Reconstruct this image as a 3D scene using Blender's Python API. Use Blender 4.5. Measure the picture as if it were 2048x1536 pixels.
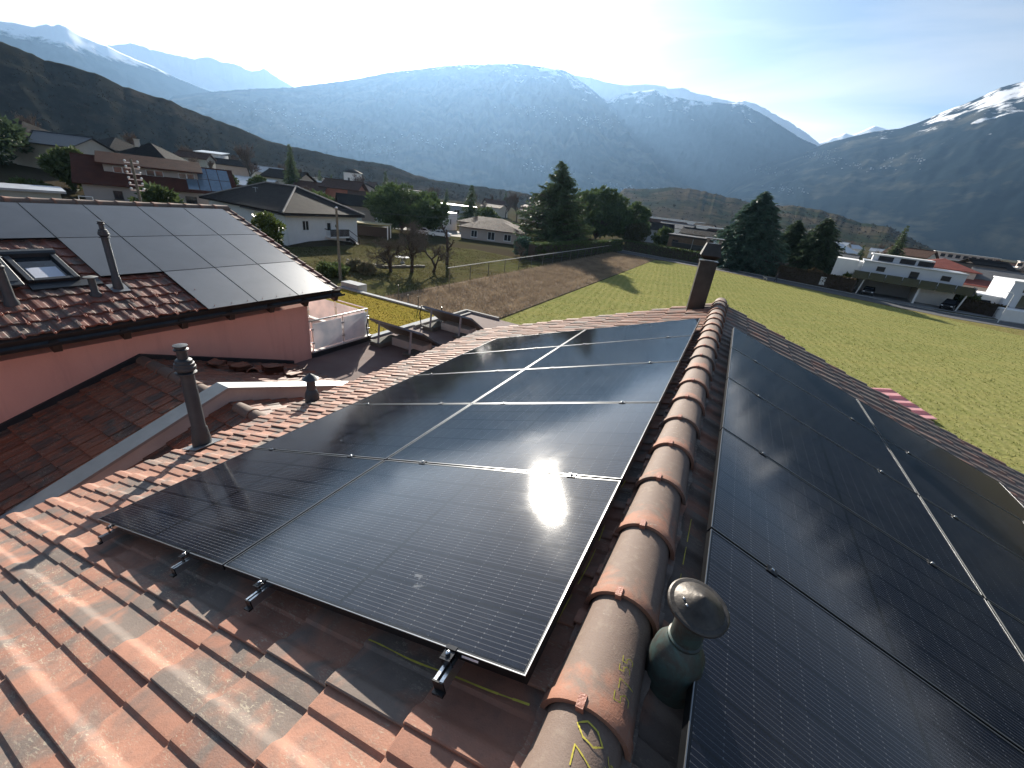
import bpy, bmesh, math, random
import numpy as np
from mathutils import Matrix, Vector, Quaternion
R_ = math.radians
for o in list(bpy.data.objects): bpy.data.objects.remove(o)
SC = bpy.context.scene
COL = SC.collection

# ---------------------------------------------------------------- camera
CAM = Vector((0.195, -0.757, 1.278))
CROT = Matrix(((0.8778598, -0.2806225, 0.3880892), (0.4663042, 0.3160812, -0.8262282), (0.1091905, 0.9062801, 0.4083305)))
cam = bpy.data.cameras.new('camera'); camo = bpy.data.objects.new('camera', cam); COL.objects.link(camo)
camo.matrix_world = Matrix.Translation(CAM) @ CROT.to_4x4()
cam.sensor_width = 36.0; cam.lens = 827.3 * 36 / 2048; cam.clip_start = 0.02; cam.clip_end = 60000
SC.camera = camo

# ---------------------------------------------------------------- sky and sun
SUN_AZ, SUN_EL = R_(-36.7), R_(20.3)
SUNV = Vector((math.sin(SUN_AZ)*math.cos(SUN_EL), math.cos(SUN_AZ)*math.cos(SUN_EL), math.sin(SUN_EL)))
w = bpy.data.worlds.new('World'); SC.world = w; w.use_nodes = True
nt = w.node_tree; nt.nodes.clear()
def wn(t, **k):
    n = nt.nodes.new(t)
    for a, b in k.items(): setattr(n, a, b)
    return n
sky = wn('ShaderNodeTexSky', sky_type='NISHITA', sun_disc=False, sun_elevation=SUN_EL, sun_rotation=SUN_AZ)
sky.altitude = 500; sky.air_density = 1.0; sky.dust_density = 1.0; sky.ozone_density = 1.2
tc = wn('ShaderNodeTexCoord'); sep = wn('ShaderNodeSeparateXYZ'); nt.links.new(tc.outputs['Generated'], sep.inputs[0])
# thin high cloud: direction projected on a flat cloud deck
mz = wn('ShaderNodeMath', operation='MAXIMUM'); mz.inputs[1].default_value = 0.0; nt.links.new(sep.outputs[2], mz.inputs[0])
mza = wn('ShaderNodeMath', operation='ADD'); mza.inputs[1].default_value = 0.12; nt.links.new(mz.outputs[0], mza.inputs[0])
dx = wn('ShaderNodeMath', operation='DIVIDE'); nt.links.new(sep.outputs[0], dx.inputs[0]); nt.links.new(mza.outputs[0], dx.inputs[1])
dy = wn('ShaderNodeMath', operation='DIVIDE'); nt.links.new(sep.outputs[1], dy.inputs[0]); nt.links.new(mza.outputs[0], dy.inputs[1])
cmb = wn('ShaderNodeCombineXYZ'); nt.links.new(dx.outputs[0], cmb.inputs[0]); nt.links.new(dy.outputs[0], cmb.inputs[1])
mp = wn('ShaderNodeMapping'); mp.inputs['Rotation'].default_value = (0, 0, R_(28)); mp.inputs['Scale'].default_value = (0.42, 1.25, 1); nt.links.new(cmb.outputs[0], mp.inputs[0])
nz = wn('ShaderNodeTexNoise'); nz.inputs['Scale'].default_value = 0.85; nz.inputs['Detail'].default_value = 7; nz.inputs['Roughness'].default_value = 0.52; nz.inputs['Distortion'].default_value = 0.7
nt.links.new(mp.outputs[0], nz.inputs['Vector'])
cr = wn('ShaderNodeValToRGB'); cr.color_ramp.elements[0].position = 0.42; cr.color_ramp.elements[1].position = 0.70
nt.links.new(nz.outputs['Fac'], cr.inputs[0])
bw = wn('ShaderNodeRGBToBW'); nt.links.new(sky.outputs[0], bw.inputs[0])
cw = wn('ShaderNodeMix', data_type='RGBA', blend_type='MULTIPLY'); cw.inputs[0].default_value = 1.0
nt.links.new(bw.outputs[0], cw.inputs[6]); cw.inputs[7].default_value = (1.75, 1.75, 1.8, 1)
mx = wn('ShaderNodeMix', data_type='RGBA'); fm = wn('ShaderNodeMath', operation='MULTIPLY'); fm.inputs[1].default_value = 0.72
nt.links.new(cr.outputs[0], fm.inputs[0]); nt.links.new(fm.outputs[0], mx.inputs[0])
nt.links.new(sky.outputs[0], mx.inputs[6]); nt.links.new(cw.outputs[2], mx.inputs[7])
bg = wn('ShaderNodeBackground'); bg.inputs[1].default_value = 0.054; nt.links.new(mx.outputs[2], bg.inputs[0])
wo = wn('ShaderNodeOutputWorld'); nt.links.new(bg.outputs[0], wo.inputs[0])
sl = bpy.data.lights.new('sun', 'SUN'); sl.energy = 5.0; sl.angle = R_(0.55); sl.color = (1.0, 0.93, 0.82)
slo = bpy.data.objects.new('sun', sl); COL.objects.link(slo); slo.rotation_euler = SUNV.to_track_quat('Z', 'Y').to_euler()
SC.view_settings.view_transform = 'Standard'; SC.view_settings.look = 'None'; SC.view_settings.gamma = 1.0
SC.view_settings.exposure = 1.25
SC.render.engine = 'CYCLES'; SC.cycles.use_denoising = True; SC.cycles.max_bounces = 5; SC.cycles.volume_bounces = 0
SC.cycles.sample_clamp_indirect = 6.0; SC.cycles.caustics_reflective = False; SC.cycles.caustics_refractive = False

# ---------------------------------------------------------------- helpers
def tag(o, label=None, cat=None, group=None, kind=None):
    if label: o['label'] = label
    if cat: o['category'] = cat
    if group: o['group'] = group
    if kind: o['kind'] = kind
    return o
def empty(name, loc=(0, 0, 0), rz=0.0, label=None, cat=None, group=None, mat=None):
    o = bpy.data.objects.new(name, None); COL.objects.link(o); o.empty_display_size = 0.1
    if mat is not None: o.matrix_world = mat
    else: o.location = loc; o.rotation_euler = (0, 0, rz)
    return tag(o, label, cat, group)
def link(name, me, parent=None, mat=None):
    o = bpy.data.objects.new(name, me); COL.objects.link(o)
    if parent is not None: o.parent = parent
    if mat is not None: o.matrix_local = mat
    return o
def copy_tree(o, parent=None):
    c = o.copy(); COL.objects.link(c); c.parent = parent
    for ch in list(o.children): copy_tree(ch, c)
    return c
class MB:
    def __init__(s): s.v = []; s.f = []; s.m = []
    def add(s, vs, fs, mi=0):
        b = len(s.v); s.v += [tuple(v) for v in vs]; s.f += [tuple(i + b for i in f) for f in fs]; s.m += [mi]*len(fs); return s
    def box(s, x0, x1, y0, y1, z0, z1, mi=0, M=None):
        vs = [(x0,y0,z0),(x1,y0,z0),(x1,y1,z0),(x0,y1,z0),(x0,y0,z1),(x1,y0,z1),(x1,y1,z1),(x0,y1,z1)]
        if M is not None: vs = [M @ Vector(v) for v in vs]
        return s.add(vs, [(0,3,2,1),(4,5,6,7),(0,1,5,4),(1,2,6,5),(2,3,7,6),(3,0,4,7)], mi)
    def prism(s, poly, z0, z1, mi=0, M=None):
        n = len(poly); vs = [(x,y,z0) for x,y in poly] + [(x,y,z1) for x,y in poly]
        if M is not None: vs = [M @ Vector(v) for v in vs]
        return s.add(vs, [tuple(range(n))[::-1], tuple(range(n, 2*n))] + [(i,(i+1)%n,(i+1)%n+n,i+n) for i in range(n)], mi)
    def tube(s, pts, rad, n=8, mi=0, caps=True):
        pts = [Vector(p) for p in pts]; rad = rad if isinstance(rad, (list, tuple)) else [rad]*len(pts)
        b = len(s.v); up = None
        for k, p in enumerate(pts):
            d = (pts[min(k+1,len(pts)-1)] - pts[max(k-1,0)]).normalized()
            if up is None: up = Vector((0,0,1)) if abs(d.z) < .9 else Vector((1,0,0))
            a = d.cross(up)
            if a.length < 1e-5: a = d.orthogonal()
            a.normalize(); up = a.cross(d).normalized()
            for i in range(n):
                t = 2*math.pi*i/n; s.v.append(tuple(p + (a*math.cos(t) + up*math.sin(t))*rad[k]))
        for k in range(len(pts)-1):
            for i in range(n):
                s.f.append((b+k*n+i, b+k*n+(i+1)%n, b+(k+1)*n+(i+1)%n, b+(k+1)*n+i)); s.m.append(mi)
        if caps:
            s.f.append(tuple(b+i for i in range(n))[::-1]); s.f.append(tuple(b+(len(pts)-1)*n+i for i in range(n))); s.m += [mi, mi]
        return s
    def lathe(s, prof, n=24, c=(0,0,0), mi=0, M=None):
        b = len(s.v)
        for r, z in prof:
            for i in range(n):
                t = 2*math.pi*i/n; v = Vector((c[0]+r*math.cos(t), c[1]+r*math.sin(t), c[2]+z)); s.v.append(tuple(M @ v if M is not None else v))
        for k in range(len(prof)-1):
            for i in range(n):
                s.f.append((b+k*n+i, b+k*n+(i+1)%n, b+(k+1)*n+(i+1)%n, b+(k+1)*n+i)); s.m.append(mi)
        s.f.append(tuple(b+i for i in range(n))[::-1]); s.f.append(tuple(b+(len(prof)-1)*n+i for i in range(n))); s.m += [mi, mi]
        return s
    def mesh(s, name, mats, smooth=None):
        me = bpy.data.meshes.new(name); me.from_pydata(s.v, [], s.f)
        for m in (mats if isinstance(mats, (list, tuple)) else [mats]): me.materials.append(m)
        if any(s.m): me.polygons.foreach_set('material_index', s.m)
        if smooth is not None:
            me.polygons.foreach_set('use_smooth', [True]*len(s.f)); me.set_sharp_from_angle(angle=R_(smooth))
        me.update(); return me
    def build(s, name, mats, parent=None, smooth=None, bevel=0, mat=None):
        o = link(name, s.mesh(name, mats, smooth), parent, mat)
        if bevel:
            md = o.modifiers.new('b', 'BEVEL'); md.width = bevel; md.segments = 1; md.limit_method = 'ANGLE'
        return o
def tris(name, V, mats, parent=None, F=3, smooth=False):
    """fast mesh from an (N,F,3) array of loose triangles or quads"""
    V = np.asarray(V, dtype=np.float32); n = V.shape[0]
    me = bpy.data.meshes.new(name); me.vertices.add(n*F); me.vertices.foreach_set('co', V.reshape(-1))
    me.loops.add(n*F); me.loops.foreach_set('vertex_index', np.arange(n*F, dtype=np.int32))
    me.polygons.add(n); me.polygons.foreach_set('loop_start', np.arange(0, n*F, F, dtype=np.int32))
    try: me.polygons.foreach_set('loop_total', np.full(n, F, dtype=np.int32))
    except Exception: pass
    for m in (mats if isinstance(mats, (list, tuple)) else [mats]): me.materials.append(m)
    me.update(calc_edges=True); me.validate()
    return link(name, me, parent)
def gridmesh(name, P, mat, parent=None, smooth=True):
    P = np.asarray(P, dtype=np.float32); a, b = P.shape[:2]
    idx = np.arange(a*b).reshape(a, b)
    q = np.stack([idx[:-1,:-1], idx[1:,:-1], idx[1:,1:], idx[:-1,1:]], -1).reshape(-1, 4).astype(np.int32); n = len(q)
    me = bpy.data.meshes.new(name); me.vertices.add(a*b); me.vertices.foreach_set('co', P.reshape(-1))
    me.loops.add(n*4); me.loops.foreach_set('vertex_index', q.reshape(-1))
    me.polygons.add(n); me.polygons.foreach_set('loop_start', np.arange(0, n*4, 4, dtype=np.int32))
    try: me.polygons.foreach_set('loop_total', np.full(n, 4, dtype=np.int32))
    except Exception: pass
    me.polygons.foreach_set('use_smooth', [smooth]*n); me.materials.append(mat); me.update(calc_edges=True); me.validate()
    return link(name, me, parent)
_rs = np.random.RandomState(7); _perm = _rs.rand(256, 256).astype(np.float32)
def vnoise(x, y):
    xi = np.floor(x).astype(int); yi = np.floor(y).astype(int); fx = x-xi; fy = y-yi
    fx = fx*fx*(3-2*fx); fy = fy*fy*(3-2*fy)
    g = lambda i, j: _perm[i % 256, j % 256]
    return (g(xi,yi)*(1-fx)+g(xi+1,yi)*fx)*(1-fy)+(g(xi,yi+1)*(1-fx)+g(xi+1,yi+1)*fx)*fy
def fbm(x, y, o=5):
    s = 0; a = .5
    for k in range(o): s = s + a*(vnoise(x*2**k+17.3*k, y*2**k+9.1*k)-.5); a *= .5
    return s*2
def ridged(x, y, o=5):
    s = 0; a = .5
    for k in range(o): s = s + a*(1-np.abs(2*vnoise(x*2**k+31.7*k, y*2**k+5.3*k)-1)); a *= .5
    return s

# ---------------------------------------------------------------- materials
MATS = {}
def nodes(name):
    m = bpy.data.materials.new(name); m.use_nodes = True; t = m.node_tree; t.nodes.clear()
    p = t.nodes.new('ShaderNodeBsdfPrincipled'); o = t.nodes.new('ShaderNodeOutputMaterial'); t.links.new(p.outputs[0], o.inputs[0])
    MATS[name] = m; return m, t, p
def nd(t, ty, **k):
    n = t.nodes.new(ty)
    for a, b in k.items():
        if a.startswith('i_'):
            key = a[2:]; key = int(key) if key.isdigit() else key.replace('_', ' ')
            n.inputs[key].default_value = b
        else: setattr(n, a, b)
    return n
def math_(t, op, a, b=None, clamp=False):
    n = t.nodes.new('ShaderNodeMath'); n.operation = op; n.use_clamp = clamp
    for i, x in enumerate((a, b)):
        if x is None: continue
        if isinstance(x, (int, float)): n.inputs[i].default_value = x
        else: t.links.new(x, n.inputs[i])
    return n.outputs[0]
def mixc(t, f, a, b):
    n = t.nodes.new('ShaderNodeMix'); n.data_type = 'RGBA'
    for i, x in ((0, f), (6, a), (7, b)):
        if isinstance(x, (int, float)): n.inputs[i].default_value = x
        elif isinstance(x, tuple): n.inputs[i].default_value = (*x[:3], 1)
        else: t.links.new(x, n.inputs[i])
    return n.outputs[2]
def ramp(t, x, stops):
    n = t.nodes.new('ShaderNodeValToRGB'); e = n.color_ramp.elements
    while len(e) < len(stops): e.new(0.5)
    for k, (p, c) in enumerate(stops): e[k].position = p; e[k].color = (*c, 1) if isinstance(c, tuple) else (c, c, c, 1)
    t.links.new(x, n.inputs[0]); return n.outputs[0]
def coords(t, kind='world', scale=None, rot=None):
    if kind == 'world': v = nd(t, 'ShaderNodeNewGeometry').outputs['Position']
    else: v = nd(t, 'ShaderNodeTexCoord').outputs['Object']
    if scale or rot:
        m = nd(t, 'ShaderNodeMapping'); t.links.new(v, m.inputs[0])
        if scale: m.inputs['Scale'].default_value = scale
        if rot: m.inputs['Rotation'].default_value = rot
        v = m.outputs[0]
    return v
def noise(t, v, sc, det=4, rough=.55, dist=0):
    n = nd(t, 'ShaderNodeTexNoise'); n.inputs['Scale'].default_value = sc; n.inputs['Detail'].default_value = det
    n.inputs['Roughness'].default_value = rough; n.inputs['Distortion'].default_value = dist; t.links.new(v, n.inputs['Vector']); return n.outputs['Fac']
def bump(t, p, h, strength=.3, dist=.01):
    b = nd(t, 'ShaderNodeBump'); b.inputs['Strength'].default_value = strength; b.inputs['Distance'].default_value = dist
    t.links.new(h, b.inputs['Height']); t.links.new(b.outputs[0], p.inputs['Normal'])
def pm(name, col, rough=.7, var=.25, sc=3.0, metal=0.0, bs=0.25, bsc=None, bd=.01, kind='world', col2=None, spec=.5):
    """painted / plain surface with blotchy colour and fine relief"""
    if name in MATS: return MATS[name]
    m, t, p = nodes(name); v = coords(t, kind)
    n = noise(t, v, sc, 4, .6)
    c2 = col2 or tuple(x*(1-var) for x in col); c1 = col if col2 else tuple(min(1, x*(1+var*.6)) for x in col)
    t.links.new(mixc(t, ramp(t, n, [(.3, 0.0), (.7, 1.0)]), c1, c2), p.inputs['Base Color'])
    p.inputs['Roughness'].default_value = rough; p.inputs['Metallic'].default_value = metal; p.inputs['Specular IOR Level'].default_value = spec
    if bs: bump(t, p, noise(t, v, bsc or sc*8, 2), bs, bd)
    return m
def leafmat(name, c1, c2, sc=1.5, rough=.6):
    if name in MATS: return MATS[name]
    m, t, p = nodes(name); v = coords(t, 'world'); n = noise(t, v, sc, 3)
    t.links.new(mixc(t, ramp(t, n, [(.35, 0.0), (.68, 1.0)]), c1, tuple(min(.9, x*1.25) for x in c2)), p.inputs['Base Color'])
    p.inputs['Roughness'].default_value = rough; p.inputs['Specular IOR Level'].default_value = .12
    tr = nd(t, 'ShaderNodeBsdfTranslucent'); t.links.new(p.inputs['Base Color'].links[0].from_socket, tr.inputs[0])
    ms = nd(t, 'ShaderNodeMixShader'); ms.inputs[0].default_value = .25
    o = [x for x in t.nodes if x.type == 'OUTPUT_MATERIAL'][0]
    t.links.new(p.outputs[0], ms.inputs[1]); t.links.new(tr.outputs[0], ms.inputs[2]); t.links.new(ms.outputs[0], o.inputs[0])
    return m
# ---------------------------------------------------------------- ground, fields, road, hills, mountains
GZ = -8.0
def sstep(a, b, x): t = np.clip((x-a)/(b-a), 0, 1); return t*t*(3-2*t)
def gz(x, y):
    x = np.asarray(x, float); y = np.asarray(y, float)
    return GZ + 5.5*sstep(-62, -118, x)*sstep(115, 60, y) + 3.5*sstep(-118, -230, x)*sstep(260, 120, y)
def groundmat():
    m, t, p = nodes('rough_ground'); v = coords(t)
    n1 = noise(t, v, .05, 5); n2 = noise(t, v, 1.3, 6, .65)
    c = mixc(t, ramp(t, n1, [(.38, 0.0), (.6, 1.0)]), (.075, .075, .038), (.068, .056, .04))
    c = mixc(t, ramp(t, n2, [(.42, 0.0), (.68, .7)]), c, (.075, .063, .042))
    t.links.new(c, p.inputs['Base Color']); p.inputs['Roughness'].default_value = .95; p.inputs['Specular IOR Level'].default_value = 0.0
    bump(t, p, n2, .6, .15); return m
rr = np.concatenate([np.linspace(0, 60, 25), np.linspace(66, 260, 50), np.geomspace(275, 12000, 40)]); aa = np.linspace(0, 2*np.pi, 181)
RR, AA = np.meshgrid(rr, aa, indexing='ij'); gx, gy = RR*np.sin(AA), RR*np.cos(AA)
tag(gridmesh('ground', np.stack([gx, gy, gz(gx, gy)-.012], -1), groundmat()), 'rough brownish valley ground reaching the mountains', kind='structure')
def sheet(name, poly, z, mat, label, nsub=0, wav=0):
    bm = bmesh.new(); vs = [bm.verts.new((x, y, float(gz(x, y))+z)) for x, y in poly]; bm.faces.new(vs)
    me = bpy.data.meshes.new(name); bm.to_mesh(me); bm.free(); me.materials.append(mat)
    return tag(link(name, me), label, kind='structure')
def fieldmat(name, a, b, c, tuft=2.0, dry=(.26, .21, .09), stripe=True):
    m, t, p = nodes(name); v = coords(t)
    n1 = noise(t, v, .07, 4); n2 = noise(t, v, tuft, 6, .68); n3 = noise(t, v, .55, 5, .6)
    col = mixc(t, ramp(t, n1, [(.35, 0.0), (.65, 1.0)]), a, b)
    col = mixc(t, ramp(t, n3, [(.4, 0.0), (.75, .55)]), col, c)
    col = mixc(t, ramp(t, n2, [(.44, 0.0), (.72, .75)]), col, dry)
    if stripe:
        w_ = nd(t, 'ShaderNodeTexWave'); w_.inputs['Scale'].default_value = .42; w_.inputs['Distortion'].default_value = 1.2; w_.inputs['Detail'].default_value = 2
        t.links.new(coords(t, 'world', None, (0, 0, R_(-8))), w_.inputs['Vector'])
        col = mixc(t, math_(t, 'MULTIPLY', w_.outputs['Fac'], .34), col, (.14, .165, .04))
        w2_ = nd(t, 'ShaderNodeTexWave'); w2_.inputs['Scale'].default_value = .065; w2_.inputs['Distortion'].default_value = 2.0; w2_.inputs['Detail'].default_value = 3
        t.links.new(coords(t, 'world', None, (0, 0, R_(62))), w2_.inputs['Vector'])
        col = mixc(t, math_(t, 'MULTIPLY', ramp(t, w2_.outputs['Fac'], [(.80, 0.0), (.97, 1.0)]), .4), col, (.30, .27, .10))
    t.links.new(col, p.inputs['Base Color']); p.inputs['Roughness'].default_value = .9; p.inputs['Specular IOR Level'].default_value = 0.0
    bump(t, p, n2, .8, .1); return m
M_GREEN = fieldmat('meadow_grass', (.245, .245, .088), (.30, .28, .105), (.205, .225, .072), 2.6, (.34, .31, .14))
ROAD = [(-40, 111), (-26, 108.5), (-12, 105.5), (0, 103.2), (9, 99), (19, 94.4), (26, 90.6), (32, 88.2), (38, 88.6), (46, 90.4), (60, 92.5), (95, 97)]
def offs(line, d):
    out = []
    for i, (x, y) in enumerate(line):
        a = Vector(line[max(i-1, 0)]); b = Vector(line[min(i+1, len(line)-1)]); t = (b-a).normalized(); out.append((x - t.y*d, y + t.x*d))
    return out
rn = offs(ROAD, -3.2); rf = offs(ROAD, 3.2)
inr = [q for q in rn if q[0] > -14]
sheet('green_field', [(-15.4, 14), (60, 14), (95, 40)] + [(95, 93.4)] + [(x, y-.7) for x, y in inr[::-1]] + [(-15.6, 100.5)], .012, M_GREEN, 'bright green mown meadow between the roof and the road')
sheet('dry_verge', [(28, 60), (95, 55), (95, 92)] + [(x, y-.3) for x, y in inr[::-1] if x > 14], .016, fieldmat('dry_verge_grass', (.19, .17, .06), (.23, .19, .08), (.15, .15, .045), 2.0, (.34, .27, .14), False), 'straw coloured dry grass along the edge of the meadow')
bpy.data.objects.remove(bpy.data.objects['dry_verge'])
sheet('dry_verge', [(x, y-2.6-1.3*math.sin(x*.7)-max(0, (x-30)*.55)) for x, y in inr] + [(x, y-.3) for x, y in inr[::-1]], .016, MATS['dry_verge_grass'], 'straw coloured dry grass along the edge of the road')
M_BROWN = fieldmat('dry_bramble_soil', (.23, .175, .13), (.29, .225, .17), (.15, .11, .08), 3.0, (.38, .31, .23), False)
sheet('brown_field', [(-15.7, 17), (-15.7, 100.4), (-25.8, 103), (-26.4, 22), (-23, 17)], .014, M_BROWN, 'strip of brown dead bramble and weeds beside the meadow')
M_ORCH = fieldmat('orchard_grass', (.085, .09, .034), (.10, .085, .045), (.06, .064, .024), 1.6, (.16, .135, .08), False)
sheet('orchard_ground', [(-26.5, 18), (-26.2, 64), (-42, 66), (-52, 56), (-52.6, 36), (-60, 30), (-60, 16)], .013, M_ORCH, 'patchy winter lawn of the orchard below the white house')
M_ASPH = pm('asphalt', (.075, .076, .08), .9, .25, 1.5, bs=.2, bsc=40)
def strip(name, a, b, z, mat, label):
    mb = MB(); n = len(a)
    mb.add([(x, y, float(gz(x, y))+z) for x, y in a] + [(x, y, float(gz(x, y))+z) for x, y in b], [(i, i+1, n+i+1, n+i) for i in range(n-1)])
    return tag(mb.build(name, mat), label, kind='structure')
strip('road', rn, rf, .02, M_ASPH, 'narrow grey asphalt road along the far edge of the meadow')
kb = MB()
for i in range(len(rf)-1):
    (x0, y0), (x1, y1) = offs(rf, .02)[i], offs(rf, .02)[i+1]; d = math.atan2(y1-y0, x1-x0); L = math.hypot(x1-x0, y1-y0)
    kb.box(0, L, 0, .15, 0, .14, M=Matrix.Translation((x0, y0, GZ)) @ Matrix.Rotation(d, 4, 'Z'))
tag(kb.build('kerb', pm('kerb_concrete', (.33, .33, .32), .9)), 'pale concrete kerb along the far side of the road', kind='structure')
strip('pavement', [(18, 101.5), (24, 97), (31, 94.2), (38, 94.6), (47, 97)], [(18, 113), (24, 112), (31, 110), (38, 108), (47, 107)], .024, pm('yard_paving', (.26, .26, .26), .9, .2, .8), 'light paved forecourt in front of the modern white houses')
strip('drive', [(-70, 72), (-56, 80), (-48, 84)], [(-74, 82), (-64, 92), (-54, 98)], .03, pm('drive_gravel', (.30, .28, .25), .95, .2, 1.2), 'pale gravel drive in front of the small white garage')

TAB = dict(
D1=[(-110,9.5),(-90,8.6),(-80,8.3),(-72.97,8.03),(-71.93,8.12),(-71.13,8.16),(-70.34,8.57),(-70.09,8.48),(-69.66,8.72),(-69.33,8.69),(-68.54,8.32),(-67.54,8.08),(-66.93,8.00),(-65.88,7.63),(-64.26,7.29),(-62.57,6.73),(-60.74,6.32),(-59.19,6.02),(-55.90,5.13),(-50,2.5)],
D2=[(-75,7.2),(-69.56,7.73),(-66.93,8.00),(-65.89,8.40),(-65.35,8.60),(-64.68,8.63),(-63.51,8.48),(-62.61,8.55),(-60.76,8.52),(-59.94,8.86),(-59.15,8.95),(-58.58,8.73),(-57.55,8.87),(-56.75,8.64),(-56.12,8.57),(-55.45,8.78),(-55.08,8.98),(-54.37,8.67),(-53.29,8.25),(-52.41,7.91),(-50.08,7.22),(-44,5)],
C=[(-70,.5),(-65.02,3.31),(-63.03,5.20),(-60.81,5.91),(-56.54,7.02),(-52.88,7.82),(-50.96,8.38),(-46.96,9.51),(-43.86,10.54),(-41.75,11.14),(-39.61,11.64),(-36.35,12.45),(-33.60,12.86),(-30.82,13.24),(-29.14,13.47),(-27.45,13.52),(-25.17,13.48),(-23.45,13.41),(-22.23,12.89),(-20.38,12.14),(-18.47,11.14),(-15.26,9.49),(-12.70,8.22),(-10.14,6.93),(-7.05,5.66),(-4.59,4.59),(-2.53,2.98),(1,.8)],
E2=[(-32,11),(-27.33,12.65),(-24.03,13.49),(-22.26,13.11),(-20.55,13.03),(-18.80,12.76),(-16.53,12.60),(-14.66,12.84),(-13.31,12.87),(-11.91,12.63),(-10.34,12.70),(-8.39,12.26),(-6.79,12.01),(-4.71,11.73),(-3.78,11.88),(-2.19,11.41),(-0.57,10.76),(1.05,10.07),(2.68,9.26),(4.31,8.35),(6.51,7.00),(11,4)],
E1=[(-24,7),(-19.93,9.85),(-18.42,10.92),(-16.89,11.72),(-14.78,12.21),(-13.19,12.39),(-11.46,11.95),(-8.20,11.61),(-6.16,11.60),(-3.91,11.54),(-2.00,10.85),(0.21,9.83),(2.39,8.81),(4.18,8.13),(5.52,7.40),(7.65,6.18),(12,3.5)],
G=[(0,5),(2.93,7.27),(4.28,8.44),(6.09,9.26),(6.74,9.15),(8.22,9.94),(9.07,9.71),(10.38,9.21),(12.63,8.06),(18,6)],
F=[(-9,.2),(-6,1.2),(-3.63,3.13),(-2.12,5.04),(-0.47,6.14),(1.65,6.98),(3.65,7.76),(4.74,8.37),(6.61,8.98),(8.05,9.38),(9.12,9.59),(10.18,9.72),(11.70,10.37),(13.06,11.16),(13.88,11.49),(14.87,12.07),(15.56,12.54),(16.79,12.85),(20,14.2),(26,15.2),(35,14.6),(50,13),(75,12),(110,10)],
A=[(-125,9),(-100,8.4),(-85,7.5),(-73.33,6.66),(-72.36,6.41),(-71.10,6.02),(-69.39,5.93),(-67.89,5.75),(-66.70,5.28),(-64.71,4.94),(-63.28,4.83),(-62.42,4.39),(-60.32,3.94),(-58.72,3.56),(-57.03,3.17),(-55.74,2.68),(-53.88,2.48),(-51.45,2.34),(-47.32,1.99),(-42.90,1.93),(-40.01,1.20),(-37.62,0.93),(-32.71,0.81),(-27.09,.75),(-21.93,0.2),(-16.74,-0.6)],
B=[(-20,-.6),(-16.79,-0.20),(-14.29,2.51),(-11.38,2.75),(-9.16,3.13),(-6.38,3.24),(-3.56,2.88),(-1.36,2.57),(0.77,2.27),(4.55,2.56),(6.44,2.36),(8.30,2.07),(10.18,1.57),(12.65,1.40),(13.55,1.05),(14.88,0.54),(16.59,-0.12),(17.78,-0.47),(22,-.6)])
def terrmat(name, forest, open_, snow_lo, snow_hi, patch=.5, osc=.004, openness=.5, snowcol=(.82, .85, .9)):
    """forest / open slopes, snow lying above an uneven altitude"""
    m, t, p = nodes(name); v = coords(t); s = nd(t, 'ShaderNodeSeparateXYZ'); t.links.new(v, s.inputs[0])
    flat = coords(t, 'world', (1, 1, .35))
    n1 = noise(t, flat, osc, 6, .6, .4); n2 = noise(t, flat, osc*5, 6, .65); n3 = noise(t, v, osc*1.6, 7, .62, .3)
    c = mixc(t, ramp(t, n1, [(openness-.06, 0.0), (openness+.08, 1.0)]), forest, open_)
    c = mixc(t, ramp(t, n2, [(.42, 0.0), (.66, .55)]), c, tuple(x*.45 for x in forest))
    if snow_hi > 0:
        h = math_(t, 'DIVIDE', math_(t, 'SUBTRACT', s.outputs[2], snow_lo), snow_hi-snow_lo)
        k = math_(t, 'ADD', math_(t, 'MULTIPLY', math_(t, 'SUBTRACT', n3, .5), patch*4), h)
        k = math_(t, 'ADD', k, math_(t, 'MULTIPLY', math_(t, 'SUBTRACT', n2, .5), patch*1.6))
        c = mixc(t, ramp(t, k, [(.46, 0.0), (.58, 1.0)]), c, snowcol)
    t.links.new(c, p.inputs['Base Color']); p.inputs['Roughness'].default_value = .95; p.inputs['Specular IOR Level'].default_value = 0.0
    return m
def mountain(name, key, rb, rc, mat, label, amp=.1, jag=.05, p=1.15, naz=420, nr=70, zb=GZ-3, gfreq=.28, seed=0, cap=.985):
    tab = np.array(TAB[key]); az = np.linspace(tab[0,0], tab[-1,0], naz); el = np.interp(az, tab[:,0], tab[:,1])
    el = el + jag*fbm(az*2.3+seed, az*0+seed*3.1, 5)
    H = CAM.z + rc*np.tan(np.radians(el)); t = np.concatenate([np.linspace(0, 1, nr), [1.03, 1.1, 1.3]])
    T, AZ = np.meshgrid(t, np.radians(az), indexing='ij'); Hh = np.maximum(H, zb+2)[None, :]; EL = np.radians(el)[None, :]
    r = rb + (rc-rb)*np.minimum(T, 2)
    prof = np.where(T <= 1, np.minimum(T, 1)**p, 1-(T-1)*2.2)
    z = zb + (Hh-zb)*prof
    g = ridged(np.degrees(AZ)*gfreq + .9*fbm(np.degrees(AZ)*.3, T*3+seed) + T*1.3, T*2.2+seed, 6)-.5 + .7*fbm(np.degrees(AZ)*gfreq*4+seed, T*11, 5)
    env = np.where(T < 1, np.clip(T*2.5, 0, 1)*np.clip((1-T)*4, 0, 1), 0)
    z = z + amp*(Hh-zb)*g*env
    z = np.where(T < 1, np.minimum(z, CAM.z + r*np.tan(EL*1.0) - (1-T)*.02*(Hh-zb)), z)
    P = np.stack([r*np.sin(AZ), r*np.cos(AZ), z], -1)
    return tag(gridmesh(name, P, mat), label, kind='structure'), P
SN = (.92, .93, .95)
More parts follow.
